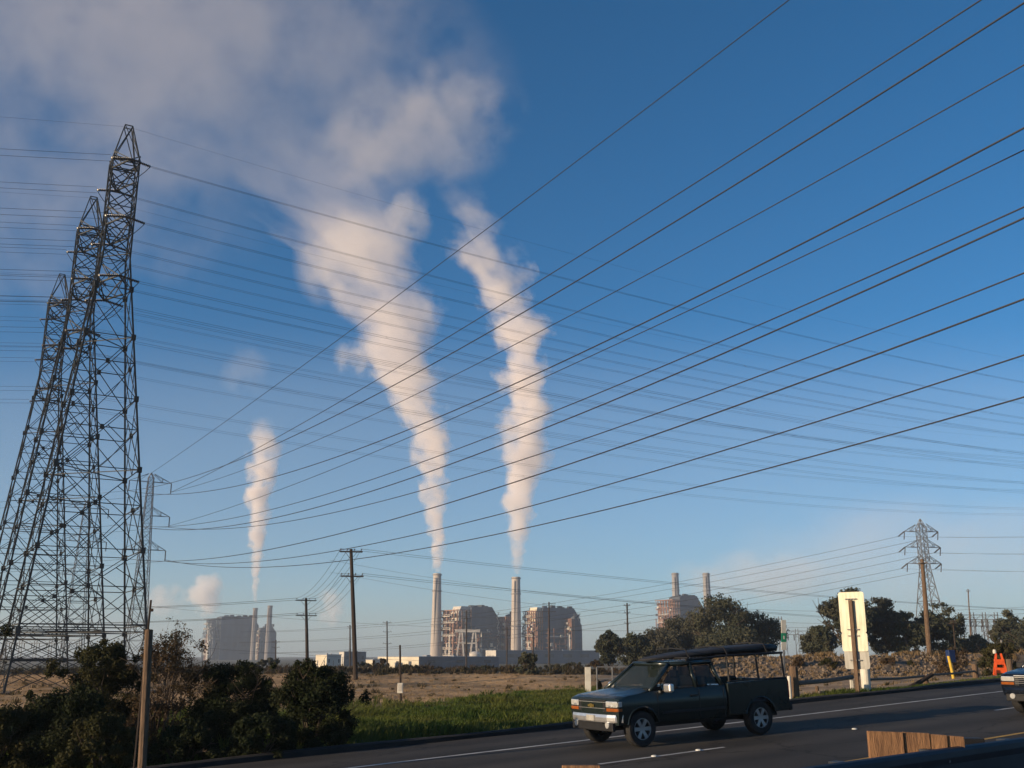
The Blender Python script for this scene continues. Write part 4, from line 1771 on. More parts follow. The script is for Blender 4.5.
# left hazy plant, part of its haze put into the blue grey colours
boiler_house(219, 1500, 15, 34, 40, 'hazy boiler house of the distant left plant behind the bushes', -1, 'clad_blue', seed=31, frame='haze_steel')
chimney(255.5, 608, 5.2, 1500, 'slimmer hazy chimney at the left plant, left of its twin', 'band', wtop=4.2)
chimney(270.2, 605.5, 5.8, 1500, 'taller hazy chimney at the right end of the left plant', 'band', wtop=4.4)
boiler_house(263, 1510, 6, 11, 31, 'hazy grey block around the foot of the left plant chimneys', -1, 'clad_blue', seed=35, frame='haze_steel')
# right plant
chimney(675, 573, 8.6, 1300, 'left of the two short chimneys over the right hand trees', 'stack_grey', wtop=6.4)
chimney(706, 573, 8.4, 1300, 'right of the two short chimneys over the right hand trees', 'stack_grey', wtop=6.4)
boiler_house(682, 1280, 16, 30, 60, 'boiler house with rusty steelwork below the two short chimneys', -1, 'clad_dark', seed=41)


# substation frames
def portal(x0, x1, ytop, Y, label, bays=2):
    a = at(x0, 650, Y)
    c = at(x1, 650, Y)
    top = at((x0 + x1) / 2, ytop, Y).z
    zb = H(a.x, Y)
    root = empty('substation_frame', (a.x, Y, zb), 0, label, 'steel frame', 'substation frames')
    L = c.x - a.x
    hh = top - zb
    for k in range(bays + 1):
        mb = MB()
        xx = L * k / bays
        for sx in (-.35, .35):
            mb.tube([(xx + sx * 1.8, 0, -.3), (xx + sx, 0, hh + .6)], .1, 4)
        for q in range(6):
            mb.tube([(xx - .5, 0, hh * q / 6), (xx + .5, 0, hh * (q + 1) / 6)], .05, 4)
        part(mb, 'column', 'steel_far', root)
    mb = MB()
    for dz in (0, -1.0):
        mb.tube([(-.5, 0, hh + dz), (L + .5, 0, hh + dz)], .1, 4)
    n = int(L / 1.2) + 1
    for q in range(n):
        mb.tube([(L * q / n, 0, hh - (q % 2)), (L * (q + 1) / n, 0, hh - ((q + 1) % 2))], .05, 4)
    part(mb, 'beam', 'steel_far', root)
    for k in range(bays * 2):
        mb = MB()
        xx = L * (k + .5) / (bays * 2)
        mb.tube([(xx, 0, hh - 1), (xx, 0, hh - 2.6)], [.16, .12], 6)
        part(mb, 'insulator', 'insul', root)
    return root


portal(766, 782, 619, 250, 'tall portal frame at the left of the roadside marker', 1)
portal(786, 822, 631, 300, 'hazy wide substation frame behind the marker blade', 3)
portal(964, 1000, 615, 240, 'substation frame behind the reddish mast', 3)
portal(975, 1012, 622, 280, 'hazier substation frame right of the reddish mast', 3)
portal(5, 80, 640, 330, 'far substation frame seen between the lattice tower legs', 5)
# ------------------------------------------------------------------ tall roadside sign seen from behind


def road_hit(x, y, dz=0.0):
    r_ = ray(x, y)
    t = (-GRADE * S0 - CAM_H + dz) / (r_.z - GRADE * (r_.x * D.x + r_.y * D.y))
    return Vector((r_.x * t, r_.y * t, CAM_H + r_.z * t))


def rounded(wd, hg, rad, n=5):
    pts = []
    for cx, cz, a0 in ((wd / 2 - rad, hg / 2 - rad, 0), (-wd / 2 + rad, hg / 2 - rad, 90), (-wd / 2 + rad, -hg / 2 + rad, 180), (wd / 2 - rad, -hg / 2 + rad, 270)):
        for k in range(n + 1):
            a = R(a0 + 90 * k / n)
            pts.append((cx + rad * math.cos(a), cz + rad * math.sin(a)))
    return pts


sp = road_hit(859, 695)
sy = sp.y
gz = H(sp.x, sp.y)
mps = sy / FPX * 1.0
root = empty('roadside_sign', (sp.x, sp.y, gz), R(-36), 'tall blank backed highway sign of stacked pale panels on one brown post', 'sign')
tilt = Matrix.Rotation(R(1.0), 4, 'Y')
mb = MB()
ph = at(850, 596, sy).z - gz
mb.box((0, -.10, ph / 2 - .3), (.13, .09, ph + .3))
mb.build('post', M['wood_post'], root)


def panel(name, xc, zc, wd, hg, mat, y=0.0):
    mb = MB()
    mb.prism([(x + xc, z + zc) for x, z in rounded(wd, hg, .08)], y - .006, y + .006)
    return mb.build(name, M[mat], root)


zt = at(852, 592, sy).z - gz
zm = at(855, 633, sy).z - gz
zl = at(857, 650, sy).z - gz
zb_ = at(857, 667.5, sy).z - gz
wd = .92
pn = panel('upper_panel', 0.0, (zt + zm) / 2, wd, zt - zm, 'alu')
pn2 = panel('lower_panel', .015, (zm + zl) / 2 - .02, wd, zm - zl + .06, 'alu', -.02)
pn3 = panel('bottom_panel', .03, (zl + zb_) / 2 - .03, wd * .96, zl - zb_ + .05, 'alu_grey', .02)
for z in (zt - .25, zm + .12, zm - .1, zl - .35):
    mb = MB()
    mb.box((0, -.05, z), (.42, .03, .035))
    mb.tube([(-.06, -.065, z), (-.06, -.16, z)], .012, 6)
    mb.tube([(.06, -.065, z), (.06, -.16, z)], .012, 6)
    mb.build('bracket', M['steel_far'], root)
    mb = MB()
    for bx2 in (-.16, .16):
        mb.tube([(bx2, -.066, z), (bx2, -.085, z)], .02, 6)
    mb.build('bolt', M['steel_far'], root)

# white post beside it
c = road_hit(866.5, 689)
c = at(866.5, 690, sy + 1.6)
mb = MB()
zz = H(c.x, c.y)
mb.lathe([(.17, -.3), (.17, 1.15), (.15, 1.2), (.0, 1.21)], 14)
o = mb.build('white_post', M['white'], loc=(c.x, c.y, zz))
tag(o, 'stout white painted post just right behind the sign post', 'post')


def post(x, ytop, ybot, Y, wpx, label, mat='wood_post', name='fence_post', group='fence posts by the road', lean=0.0, sq_=False):
    b_ = at(x, ybot, Y)
    zb = H(b_.x, Y)
    zt = at(x, ytop, Y).z
    r0 = wpx / 2 * Y / FPX
    mb = MB()
    hh = zt - zb
    if sq_:
        mb.box((0, 0, hh / 2 - .1), (r0 * 1.9, r0 * 1.9, hh + .2))
    else:
        mb.tube([(0, 0, -.25), (lean * .5, 0, hh * .5), (lean, 0, hh - .02), (lean, 0, hh)], [r0 * 1.05, r0, r0 * .96, r0 * .85], 12)
    o = mb.build(name, M[mat], loc=(b_.x, Y, zb))
    return tag(o, label, 'post', group)


post(795.5, 666, 701, 37.5, 8.5, 'thick round brown post behind the pickup tailgate')
post(790.5, 676, 701, 37.2, 3.6, 'thin pale post touching the thick brown post', 'white')
post(817.5, 686, 696, 38.8, 3.4, 'short dark broken post between the thick post and the sign')
post(852.2, 680, 691, 40.8, 2.6, 'small pale post left of the sign post', 'white', sq_=True)
post(926.5, 675, 687, 43.5, 5.0, 'dark post under the leaning broken rail')
post(976.5, 664, 683, 46.5, 5.4, 'brown post left of the orange barricade')
post(1010.5, 659, 674, 50.5, 5.6, 'brown post right of the orange barricade above the second vehicle')
post(588, 667, 685, 72, 5.6, 'bright cream marker post alone at the field edge left of the pickup', 'white', name='marker_post', group=None, sq_=True)
post(1003, 640, 655, 95, 2.2, 'thin grey stake behind the orange barricade', 'steel_far', name='stake', group=None)


def rail(x0, y0, x1, y1, Y0, Y1, r_, label, mat='wood_grey'):
    a = at(x0, y0, Y0)
    c = at(x1, y1, Y1)
    mb = MB()
    mb.tube([a, (a + c) / 2 + Vector((0, 0, -.03)), c], r_, 8)
    o = mb.build('fence_rail', M[mat])
    return tag(o, label, 'fence rail', 'fence rails by the road')


rail(798, 683, 852, 677, 37.7, 40.8, .085, 'heavy weathered fence rail from the thick brown post to the sign')
rail(819, 692.5, 857, 694, 38.6, 39.9, .06, 'lower fallen rail lying left of the sign post')
rail(869, 679.5, 925, 676, 41.0, 43.5, .05, 'thin rail right of the white post')
rail(906, 689, 932, 674.5, 42.6, 43.4, .085, 'broken dark rail leaning down from its post', 'wood_pole')
rail(926, 675, 976, 671, 43.5, 46.5, .045, 'thin rail left of the orange barricade')
# H frame gate left of the truck
a = at(597, 682, 72)
zb = H(a.x, 72)
root = empty('field_gate', (a.x, 72, zb), 0, 'thin grey pipe gate right of the cream marker post', 'gate')
hg = at(597, 667, 72).z - zb
for k in range(5):
    mb = MB()
    mb.tube([(k * 1.05, 0, -.2), (k * 1.05, 0, hg)], .05, 6)
    mb.build('upright', M['steel_far'], root)
for z in (hg, hg * .55):
    mb = MB()
    mb.tube([(0, 0, z), (4.2, 0, z)], .04, 6)
    mb.build('bar', M['steel_far'], root)

# marker blade white / green / white on a post
b_ = at(784, 690, 38.5)
zb = H(b_.x, 38.5)
root = empty('roadside_marker', (b_.x, 38.5, zb), R(15), 'slender white marker blade with a green band standing behind the pickup', 'marker')
zt = at(790, 620, 38.5).z - zb
zg1, zg0 = at(789, 633, 38.5).z - zb, at(788, 642, 38.5).z - zb
zl = at(787, 650, 38.5).z - zb
ln = .06


def seg(name, z0, z1, wdt, mat, y=0):
    mb = MB()
    f = lambda z: ln * z
    mb.hexa([(f(z0) - wdt / 2, y - .012, z0), (f(z0) + wdt / 2, y - .012, z0), (f(z0) + wdt / 2, y + .012, z0), (f(z0) - wdt / 2, y + .012, z0)],
            [(f(z1) - wdt / 2, y - .012, z1), (f(z1) + wdt / 2, y - .012, z1), (f(z1) + wdt / 2, y + .012, z1), (f(z1) - wdt / 2, y + .012, z1)])
    return mb.build(name, M[mat], root)


seg('post', -.2, zl, .06, 'steel_far')
seg('white_blade', zl, zg0, .19, 'white')
seg('green_band', zg0, zg1, .19, 'green')
seg('white_tip', zg1, zt, .19, 'white')
mb = MB()
zc = (zg0 + zg1) / 2
mb.box((ln * zc, -.016, zc), (.05, .006, .12))
mb.build('symbol', M['white'], root)

# yellow leaning post and blue drum
post(953.5, 656, 671, 55, 2.8, 'yellow leaning bollard in front of the blue can', 'yellow', name='bollard', group=None, lean=-.18)
a = at(951.5, 664, 57)
zb = H(a.x, 57)
root = empty('post_box', (a.x, 57, zb), R(15), 'small dark blue box on a short post behind the yellow bollard', 'box')
zt = at(952, 650, 57).z - zb
zl = at(952, 662.5, 57).z - zb
mb = MB()
mb.box((0, 0, zl / 2 - .1), (.09, .09, zl + .2))
mb.build('post', M['wood_grey'], root)
mb = MB()
mb.box((0, 0, (zl + zt) / 2), (.40, .30, zt - zl))
mb.build('body', M['blue'], root, bevel=.03)
mb = MB()
mb.box((0, -.155, (zl + zt) / 2), (.30, .01, (zt - zl) * .7))
mb.build('door', M['blue'], root)

# orange A frame barricade with lamp
a = at(1000, 668, 57)
a.z = H(a.x, 57)
zb = a.z
root = empty('barricade', tuple(a), R(-10), 'bright orange A frame barricade with a small white lamp before the green bush', 'barricade')
zt = at(1001, 653.5, a.y).z - zb
for sx in (-1, 1):
    for sy in (-1, 1):
        mb = MB()
        mb.tube([(sx * .34, sy * .3, -.02), (sx * .12, sy * .03, zt)], .05, 4)
        mb.build('leg', M['orange'], root)
for sy in (-1, 1):
    for z in (.36, .68):
        mb = MB()
        mb.box((0, sy * (.3 - .27 * z) - .03 * -sy, zt * z), (.62 - .25 * z, .03, zt * .2))
        mb.build('board', M['orange'], root)
mb = MB()
mb.lathe([(0, 0), (.08, .0), (.10, .1), (.07, .2), (0, .22)], 12, (-.18, 0, zt))
mb.build('lamp', M['white'], root)

# ------------------------------------------------------------------ dark guard rail with boards, at lower right
GQ = 8.3
A_ = []


def on_q(x, y, q):
    r_ = ray(x, y)
    t = q / (r_.x * N.x + r_.y * N.y)
    return Vector((r_.x * t, r_.y * t, CAM_H + r_.z * t))


ptop = [on_q(x, y, GQ) for x, y in ((780, 773), (860, 759.5), (900, 754), (963, 746), (1024, 737))]
sA, zA = sq(ptop[1].x, ptop[1].y)[0], ptop[1].z
sB, zB = sq(ptop[4].x, ptop[4].y)[0], ptop[4].z
gsl = (zB - zA) / (sB - sA)


def rz_(s):
    return zA + gsl * (s - sA)


root = empty('steel_barrier', rp(sA, GQ, 0), 0, 'dark blue black steel barrier crossing the lower right corner', 'barrier')
mb = MB()
prof = [(.0, 0), (.045, -.012), (.07, -.05), (.075, -.12), (.06, -.2), (.06, -.55), (.085, -.62), (.085, -.72), (.0, -.74), (-.01, -.6), (-.01, -.03)]
s_a, s_b = sA - 12, sB + 26
vs, fs = [], []
nn = 30
for i in range(nn + 1):
    s = s_a + (s_b - s_a) * i / nn
    for (dq, dz) in prof:
        p_ = xy(s, GQ - dq)
        vs.append(Vector((p_.x, p_.y, rz_(s) + dz)) - root.location)
k = len(prof)
for i in range(nn):
    for j in range(k):
        j2 = (j + 1) % k
        fs.append((i * k + j, (i + 1) * k + j, (i + 1) * k + j2, i * k + j2))
mb.add(vs, fs)
mb.build('beam', M['rail_steel'], root)
s = s_a + .4
while s < s_b:
    mb = MB()
    p_ = xy(s, GQ + .16)
    g_ = road_z(s) - .3
    mb.box(Vector((p_.x, p_.y, (rz_(s) - .02 + g_) / 2)) - root.location, (.15, .2, rz_(s) - .02 - g_), ROAD_ANG)
    mb.build('post', M['rail_steel'], root)
    s += 1.9
for i in range(7):
    s = sA - 2 + i * 1.9
    mb = MB()
    p_ = xy(s, GQ - .05)
    mb.lathe([(0, -.02), (.022, -.02), (.022, .0)], 8, tuple(Vector((p_.x, p_.y, rz_(s) - .16)) - root.location), axis='y')
    mb.build('bolt', M['steel_far'], root)
# boards standing behind the rail
bd = [(868, 902.5, 731, 'widest brown board, leftmost of the boards behind the dark barrier', 'wood_raw', 0.0),
      (903.5, 929, 732, 'second brown board behind the dark barrier, right of the widest one', 'wood_raw', .012),
      (930, 946.5, 734, 'pale narrow board behind the dark barrier', 'wood_raw', .004),
      (947, 963.5, 735.5, 'last pale board behind the dark barrier, beside the black block', 'wood_raw', .014),
      (964, 984, 738.5, 'black block at the right end of the row of boards', 'trim', .0),
      (562, 600, 765.5, 'brown board end just showing at the bottom edge below the pickup', 'wood_raw', .0)]
for i, (x0, x1, yt, lab, mt, dy) in enumerate(bd):
    Yb = on_q(905 if i < 4 else (x0 + x1) / 2, 750, GQ + .42).y
    a = at(x0, yt, Yb + dy)
    c = at(x1, yt + (1.2 if i < 4 else 0), Yb + dy)
    zg = road_z(sq(a.x, a.y)[0]) - .02
    mb = MB()
    th = .07 if i != 4 else .2
    mb.hexa([(a.x, a.y, zg), (c.x, c.y - .02, zg), (c.x, c.y + th, zg), (a.x, a.y + th, zg)],
            [(a.x, a.y, a.z), (c.x, c.y - .02, c.z), (c.x, c.y + th, c.z), (a.x, a.y + th, a.z)])
    o = mb.build('board', M[mt], bevel=.008)
    tag(o, lab, 'board', 'boards standing by the dark barrier')
# ------------------------------------------------------------------ vehicles (local x forward, y left, z up)


def arc(cx, cz, r, z_base, n=16, rev=False):
    """arch outline from the rear foot over the top to the front foot"""
    dx = math.sqrt(max(0, r * r - (z_base - cz) ** 2))
    a0 = math.atan2(z_base - cz, -dx)
    a1 = math.atan2(z_base - cz, dx)
    if a0 < 0:
        a0 += 2 * math.pi
    return [(cx + r * math.cos(a0 + (a1 - a0) * k / n), cz + r * math.sin(a0 + (a1 - a0) * k / n)) for k in range(n + 1)]


def wheel(root, x, y, r=.385, w_=.25, side=1, spokes=6):
    g = MB()
    rr = r * .60
    # rim disc with dish
    yo = side * w_ * .42
    g.lathe([(rr, -w_ * .45), (rr, w_ * .45)], 28, (0, 0, 0), axis='y')
    g.lathe([(rr, 0), (rr * .93, 0)] if side < 0 else [(rr * .93, 0), (rr, 0)], 28, (0, yo, 0), axis='y')
    g.lathe([(0, .0), (rr * .26, .0), (rr * .26, -side * .06)], 16, (0, yo * .9, 0), axis='y')
    for k in range(spokes):
        a = 2 * math.pi * k / spokes
        ca, sa = math.cos(a), math.sin(a)
        tx, tz = -sa, ca
        i0, i1 = rr * .2, rr * .97
        w0, w1 = rr * .15, rr * .20
        f_ = [(ca * i0 + tx * w0, yo * .92, sa * i0 + tz * w0), (ca * i0 - tx * w0, yo * .92, sa * i0 - tz * w0),
              (ca * i1 - tx * w1, yo * .98, sa * i1 - tz * w1), (ca * i1 + tx * w1, yo * .98, sa * i1 + tz * w1)]
        bk = [(p_[0], p_[1] - side * .05, p_[2]) for p_ in f_]
        g.hexa(bk, f_)
    o = g.build('wheel', M['rim'], root, loc=(x, y, r))
    d = MB()
    d.lathe([(0.0, 0), (rr * .98, 0)], 24, (0, yo * .45, 0), axis='y')
    d.build('brake_disc', M['trim'], o)
    t = MB()
    hw = w_ / 2
    t.lathe([(rr, -hw * .9), (r * .80, -hw), (r * .94, -hw * .96), (r, -hw * .72), (r, hw * .72), (r * .94, hw * .96), (r * .80, hw), (rr, hw * .9)], 36, axis='y')
    t.build('tyre', M['tyre'], o, smooth=False)
    return o


def quad_panel(name, P4, off, mat, root, inset=(.06, .06, .06, .06), thick=.008):
    """glass panel set proud of a quad (bl, br, tr, tl), inset fractions left,right,bottom,top"""
    bl, br_, tr, tl = [Vector(p_) for p_ in P4]
    l_, r_, b_, t_ = inset

    def pt(u, v):
        return lerp(lerp(bl, br_, u), lerp(tl, tr, u), v)
    n_ = (br_ - bl).cross(tl - bl).normalized() * off
    q = [pt(l_, b_), pt(1 - r_, b_), pt(1 - r_, 1 - t_), pt(l_, 1 - t_)]
    mb = MB()
    nn = n_.normalized() * thick
    mb.hexa([p_ + n_ - nn for p_ in q], [p_ + n_ for p_ in q])
    return mb.build(name, M[mat], root, bevel=.004)


def curve_body(o, HW, paint):
    """barrel the flanks, round the shoulders"""
    bm = bmesh.new()
    bm.from_mesh(o.data)
    for z in (.56, .64, .72, .80, .88, .96, 1.04, 1.10, 1.15, 1.19):
        g = bm.verts[:] + bm.edges[:] + bm.faces[:]
        bmesh.ops.bisect_plane(bm, geom=g, plane_co=(0, 0, z), plane_no=(0, 0, 1))
    for y in (-.94, -.86, -.7, -.45, -.2, .2, .45, .7, .86, .94):
        g = bm.verts[:] + bm.edges[:] + bm.faces[:]
        bmesh.ops.bisect_plane(bm, geom=g, plane_co=(0, HW * y, 0), plane_no=(0, 1, 0))
    for x in (.7, .55, .35):
        g = bm.verts[:] + bm.edges[:] + bm.faces[:]
        bmesh.ops.bisect_plane(bm, geom=g, plane_co=(x, 0, 0), plane_no=(1, 0, 0))
    for v in bm.verts:
        z = v.co.z
        f = 1 - .055 * max(0, (z - .93) / .28) ** 2.2 - .05 * max(0, (.78 - z) / .3) ** 2
        v.co.y *= f
        # rounded upper edge
        e = max(0, abs(v.co.y) / HW - .80) / .2
        if z > 1.0:
            v.co.z -= .035 * e * e
    bm.to_mesh(o.data)
    bm.free()
    for p in o.data.polygons:
        p.use_smooth = True
    o.data.set_sharp_from_angle(angle=R(38))


def vehicle(name, loc, label, cat, paint, kind='pickup', group=None, yaw=0.0):
    root = empty(name, loc, 0, label, cat, group)
    root.rotation_mode = 'XYZ'
    root.rotation_euler = (0, math.atan(GRADE), ROAD_ANG + math.pi + yaw)
    HW = .96
    WB = -3.55
    r_w = .385
    sill = .47
    belt = 1.20
    xb = -2.50 if kind == 'pickup' else -4.55
    # lower shell of front and cab
    poly = [(.86, .50), (.90, .74), (.90, 1.00), (.84, 1.075), (.55, 1.125), (-.36, belt), (xb, belt + .02), (xb, sill)]
    if kind != 'pickup':
        poly = poly[:-1] + [(xb - .04, .9), (xb, .55)]
        poly += arc(WB, r_w, .47, sill + .03)
    poly += arc(0, r_w, .47, sill + .03)
    mb = MB()
    mb.prism(poly, -HW, HW)
    body = mb.build('body', M[paint], root)
    curve_body(body, HW, paint)
    # hood with crown
    mb = MB()
    nx_, ny_ = 8, 12
    vs = []
    for i in range(nx_ + 1):
        x = .87 - 1.21 * i / nx_
        zz = 1.068 + .165 * (i / nx_) ** .85
        for j in range(ny_ + 1):
            y = -HW * .93 + 2 * HW * .93 * j / ny_
            crown = .035 * (1 - (abs(y) / (HW * .93)) ** 3) + .02 * math.exp(-((abs(y) - .42) / .12) ** 2) * (i / nx_)
            vs.append((x - .05 * (abs(y) / HW) ** 3, y, zz - .03 + crown))
    k = ny_ + 1
    mb.add(vs, [(i * k + j, (i + 1) * k + j, (i + 1) * k + j + 1, i * k + j + 1) for i in range(nx_) for j in range(ny_)])
    mb.build('hood', M[paint], root, smooth=True)
    # greenhouse
    x_r = -2.44 if kind == 'pickup' else -4.45
    x_rt = -2.30 if kind == 'pickup' else -4.20
    zt = 1.74
    B4 = [(-.30, HW * .955, belt - .02), (x_r, HW * .955, belt - .02), (x_r, -HW * .955, belt - .02), (-.30, -HW * .955, belt - .02)]
    T4 = [(-1.06, .70, zt), (x_rt, .70, zt), (x_rt, -.70, zt), (-1.06, -.70, zt)]
    # pillars and roof frame, open between
    mb = MB()

    def edge(a, c_, w_=.05):
        mb.tube([Vector(a), (Vector(a) + Vector(c_)) / 2, Vector(c_)], w_, 8)
    ins_ = lambda p_, f=.955: (p_[0], p_[1] * f, p_[2])
    for i in range(4):
        edge(ins_(B4[i]), ins_(T4[i]))
        edge(ins_(T4[i]), ins_(T4[(i + 1) % 4]), .055)
    for i, j in ((0, 1), (3, 2)):
        for xp in ((-1.66,) if kind == 'pickup' else (-1.66, -2.9)):
            tb = (xp - B4[i][0]) / (B4[j][0] - B4[i][0])
            tt = (xp - T4[i][0]) / (T4[j][0] - T4[i][0])
            edge(lerp(Vector(ins_(B4[i])), Vector(ins_(B4[j])), tb), lerp(Vector(ins_(T4[i])), Vector(ins_(T4[j])), tt), .055)
    mb.build('cab_frame', M[paint], root, smooth=True)
    mb = MB()
    mb.hexa([(-1.02, .70, zt - .045), (x_rt - .02, .70, zt - .045), (x_rt - .02, -.70, zt - .045), (-1.02, -.70, zt - .045)],
            [(-1.08, .66, zt + .03), (x_rt + .04, .66, zt + .03), (x_rt + .04, -.66, zt + .03), (-1.08, -.66, zt + .03)])
    mb.build('roof_panel', M[paint], root, bevel=.04)
    # seats, dash and wheel
    for s in (1, -1):
        mb = MB()
        mb.hexa([(-1.30, s * .40 - .24, 1.1), (-1.18, s * .40 - .24, 1.1), (-1.18, s * .40 + .24, 1.1), (-1.30, s * .40 + .24, 1.1)],
                [(-1.45, s * .40 - .21, 1.42), (-1.35, s * .40 - .21, 1.42), (-1.35, s * .40 + .21, 1.42), (-1.45, s * .40 + .21, 1.42)])
        mb.box((-1.42, s * .40, 1.51), (.09, .26, .17))
        mb.build('seat', M['seat'], root, bevel=.03)
    mb = MB()
    mb.box((-2.16 if kind == 'pickup' else -2.6, 0, 1.27), (.12, 1.3, .3))
    mb.build('rear_bench', M['seat'], root, bevel=.04)
    mb = MB()
    mb.box((-.60, 0, 1.20), (.36, 1.5, .10))
    mb.build('dashboard', M['trim'], root, bevel=.03)
    mb = MB()
    mb.tube([(-.86 - .05 * math.sin(2 * math.pi * k / 16), .40 + .18 * math.cos(2 * math.pi * k / 16), 1.27 + .16 * math.sin(2 * math.pi * k / 16)) for k in range(17)], .016, 6)
    mb.build('steering_wheel', M['trim'], root)
    mb = MB()
    mb.hexa([(-1.12, .62, zt - .01), (x_rt + .04, .62, zt - .01), (x_rt + .04, -.62, zt - .01), (-1.12, -.62, zt - .01)],
            [(-1.25, .50, zt + .035), (x_rt - .0 + .12, .50, zt + .035), (x_rt + .12, -.50, zt + .035), (-1.25, -.50, zt + .035)])
    mb.build('roof', M[paint], root, bevel=.02)
    quad_panel('windshield', (B4[3], B4[0], T4[0], T4[3]), .012, 'glass', root, (.06, .06, .09, .10))
    quad_panel('rear_window', (B4[1], B4[2], T4[2], T4[1]), .012, 'glass', root, (.10, .10, .15, .12))
    for s in (1, -1):
        b0, b1 = Vector(B4[0] if s > 0 else B4[3]), Vector(B4[1] if s > 0 else B4[2])
        t0, t1 = Vector(T4[0] if s > 0 else T4[3]), Vector(T4[1] if s > 0 else T4[2])

        def at_x(a_, c_, x):
            t = (x - a_.x) / (c_.x - a_.x)
            return lerp(a_, c_, t)

        def win(nm, xb0, xb1, xt0, xt1):
            q = [at_x(b0, b1, xb0), at_x(b0, b1, xb1), at_x(t0, t1, xt1), at_x(t0, t1, xt0)]
            if s > 0:
                q = [q[1], q[0], q[3], q[2]]
            return quad_panel(nm, q, .012, 'glass', root, (.03, .03, .12, .12))
        dx_ = 1.42
        win('front_window', -.50, -1.60, -1.15, -1.60)
        if kind == 'pickup':
            win('rear_side_window', -1.72, -2.32, -1.72, -2.20)
            seams = (-.46, -1.68, -2.42)
        else:
            win('rear_side_window', -1.72, -2.85, -1.72, -2.85)
            win('cargo_window', -2.98, -4.20, -2.98, -4.05)
            seams = (-.46, -1.66, -2.90)
        for x in seams:
            mb = MB()
            mb.box((x, s * (HW + .001), (sill + .06 + belt - .05) / 2), (.014, .006, belt - sill - .1))
            mb.build('door_seam', M['trim'], root)
        mb = MB()
        mb.box((-1.52, s * (HW + .012), 1.02), (.2, .03, .05))
        mb.build('door_handle', M['trim'], root, bevel=.008)
        mb = MB()
        mb.box(((-.5 + (xb if kind == 'pickup' else -2.95)) / 2, s * (HW + .008), .70), (abs((xb if kind == 'pickup' else -2.95) + .62), .02, .06))
        mb.build('side_moulding', M['trim'], root, bevel=.006)
        # mirror
        mb = MB()
        mb.box((-.68, s * (HW + .14), 1.235), (.13, .26, .19))
        mr_ = mb.build('mirror', M['chrome' if kind == 'pickup' else 'trim'], root, bevel=.04)
        mb = MB()
        mb.tube([(-.66, s * (HW - .06), 1.17), (-.68, s * (HW + .05), 1.2)], .025, 6)
        mb.build('mirror_arm', M['trim'], mr_)
        # head lamps
        mb = MB()
        mb.box((.893, s * .74, .945), (.06, .38, .13))
        mb.box((.80, s * (HW - .022), .945), (.20, .05, .12))
        mb.build('headlight', M['lamp'], root, bevel=.02)
        mb = MB()
        mb.box((.895, s * .75, .825), (.06, .37, .075))
        mb.box((.80, s * (HW - .022), .825), (.21, .05, .075))
        mb.build('turn_signal', M['amber'], root, bevel=.015)
        mb = MB()
        mb.lathe([(0, .0), (.07, .0), (.075, -.03)], 14, (0, 0, 0), axis='y')
        fl = mb.build('fog_lamp', M['lamp'], root)
        fl.location = (.975, s * .62, .50)
        fl.rotation_euler = (0, 0, -math.pi / 2)
        # wheels
        wheel(root, 0, s * (HW - .135), r_w, .25, s)
        wheel(root, WB, s * (HW - .135), r_w, .25, s)
        # flare lip around arch
        mb = MB()
        for cx in ((0, WB) if kind != 'pickup' else (0,)):
            ar_ = arc(cx, r_w, .475, sill + .03)
            mb.tube([(p_[0], s * (HW + .002), p_[1]) for p_ in ar_], .022, 5)
        mb.build('wheel_arch', M['trim' if kind != 'pickup' else paint], root)
    # grille
    mb = MB()
    mb.box((.885, 0, .905), (.05, 1.10, .26))
    gr = mb.build('grille', M['trim'], root)
    for z in ((.885, .935, .985, .835) if kind != 'pickup' else (.85, .985)):
        mb = MB()
        mb.box((.915, 0, z), (.012, 1.06, .012))
        mb.build('slat', M['chrome' if z > .98 else 'steel_far'], gr)
    mb = MB()
    if kind == 'pickup':
        mb.box((.922, 0, .905), (.03, 1.52, .05))
        br_ = mb.build('grille_bar', M['chrome'], root, bevel=.01)
        e = MB()
        bow = [(-.13, .9), (-.12, .878), (-.05, .878), (-.05, .862), (.05, .862), (.05, .878), (.12, .878), (.13, .9), (.12, .93), (.05, .93), (.05, .946), (-.05, .946), (-.05, .93), (-.12, .93)]
        vsn = [(.940, y, z) for y, z in bow] + [(.950, y, z) for y, z in bow]
        m_ = len(bow)
        e.add(vsn, [tuple(range(m_)), tuple(range(2 * m_ - 1, m_ - 1, -1))] + [(i, (i + 1) % m_, m_ + (i + 1) % m_, m_ + i) for i in range(m_)])
        e.build('emblem', M['gold'], br_)
    else:
        mb.box((.918, 0, 1.03), (.03, 1.1, .03))
        mb.build('grille_bar', M['chrome'], root, bevel=.008)
    # bumper
    mb = MB()
    pl = [(.70, HW + .0), (.93, HW - .10), (.985, HW - .35), (1.0, 0), (.985, -HW + .35), (.93, -HW + .10), (.70, -HW)]
    vs = []
    for z, o_ in ((.555, -.015), (.59, .0), (.66, .0), (.72, -.03)):
        for (x, y) in pl:
            vs.append((x + o_, y, z))
    k = len(pl)
    fs = [(i * k + j, i * k + j + 1, (i + 1) * k + j + 1, (i + 1) * k + j) for i in range(3) for j in range(k - 1)]
    fs.append(tuple(range(3 * k, 4 * k)))
    fs.append(tuple(range(k))[::-1])
    mb.add(vs, fs)
    bp = mb.build('front_bumper', M['chrome' if kind == 'pickup' else 'truck2'], root)
    mb = MB()
    mb.box((1.0, 0, .545), (.02, .95, .03))
    mb.build('bumper_intake', M['trim'], bp)
    mb = MB()
    mb.box((.93, 0, .46), (.16, 1.62, .19))
    mb.build('air_dam', M['trim'], root, bevel=.02)
    mb = MB()
    mb.box((1.012, 0, .64), (.012, .31, .12))
    mb.build('number_plate', M['alu_grey'], root)
    # underbody
    mb = MB()
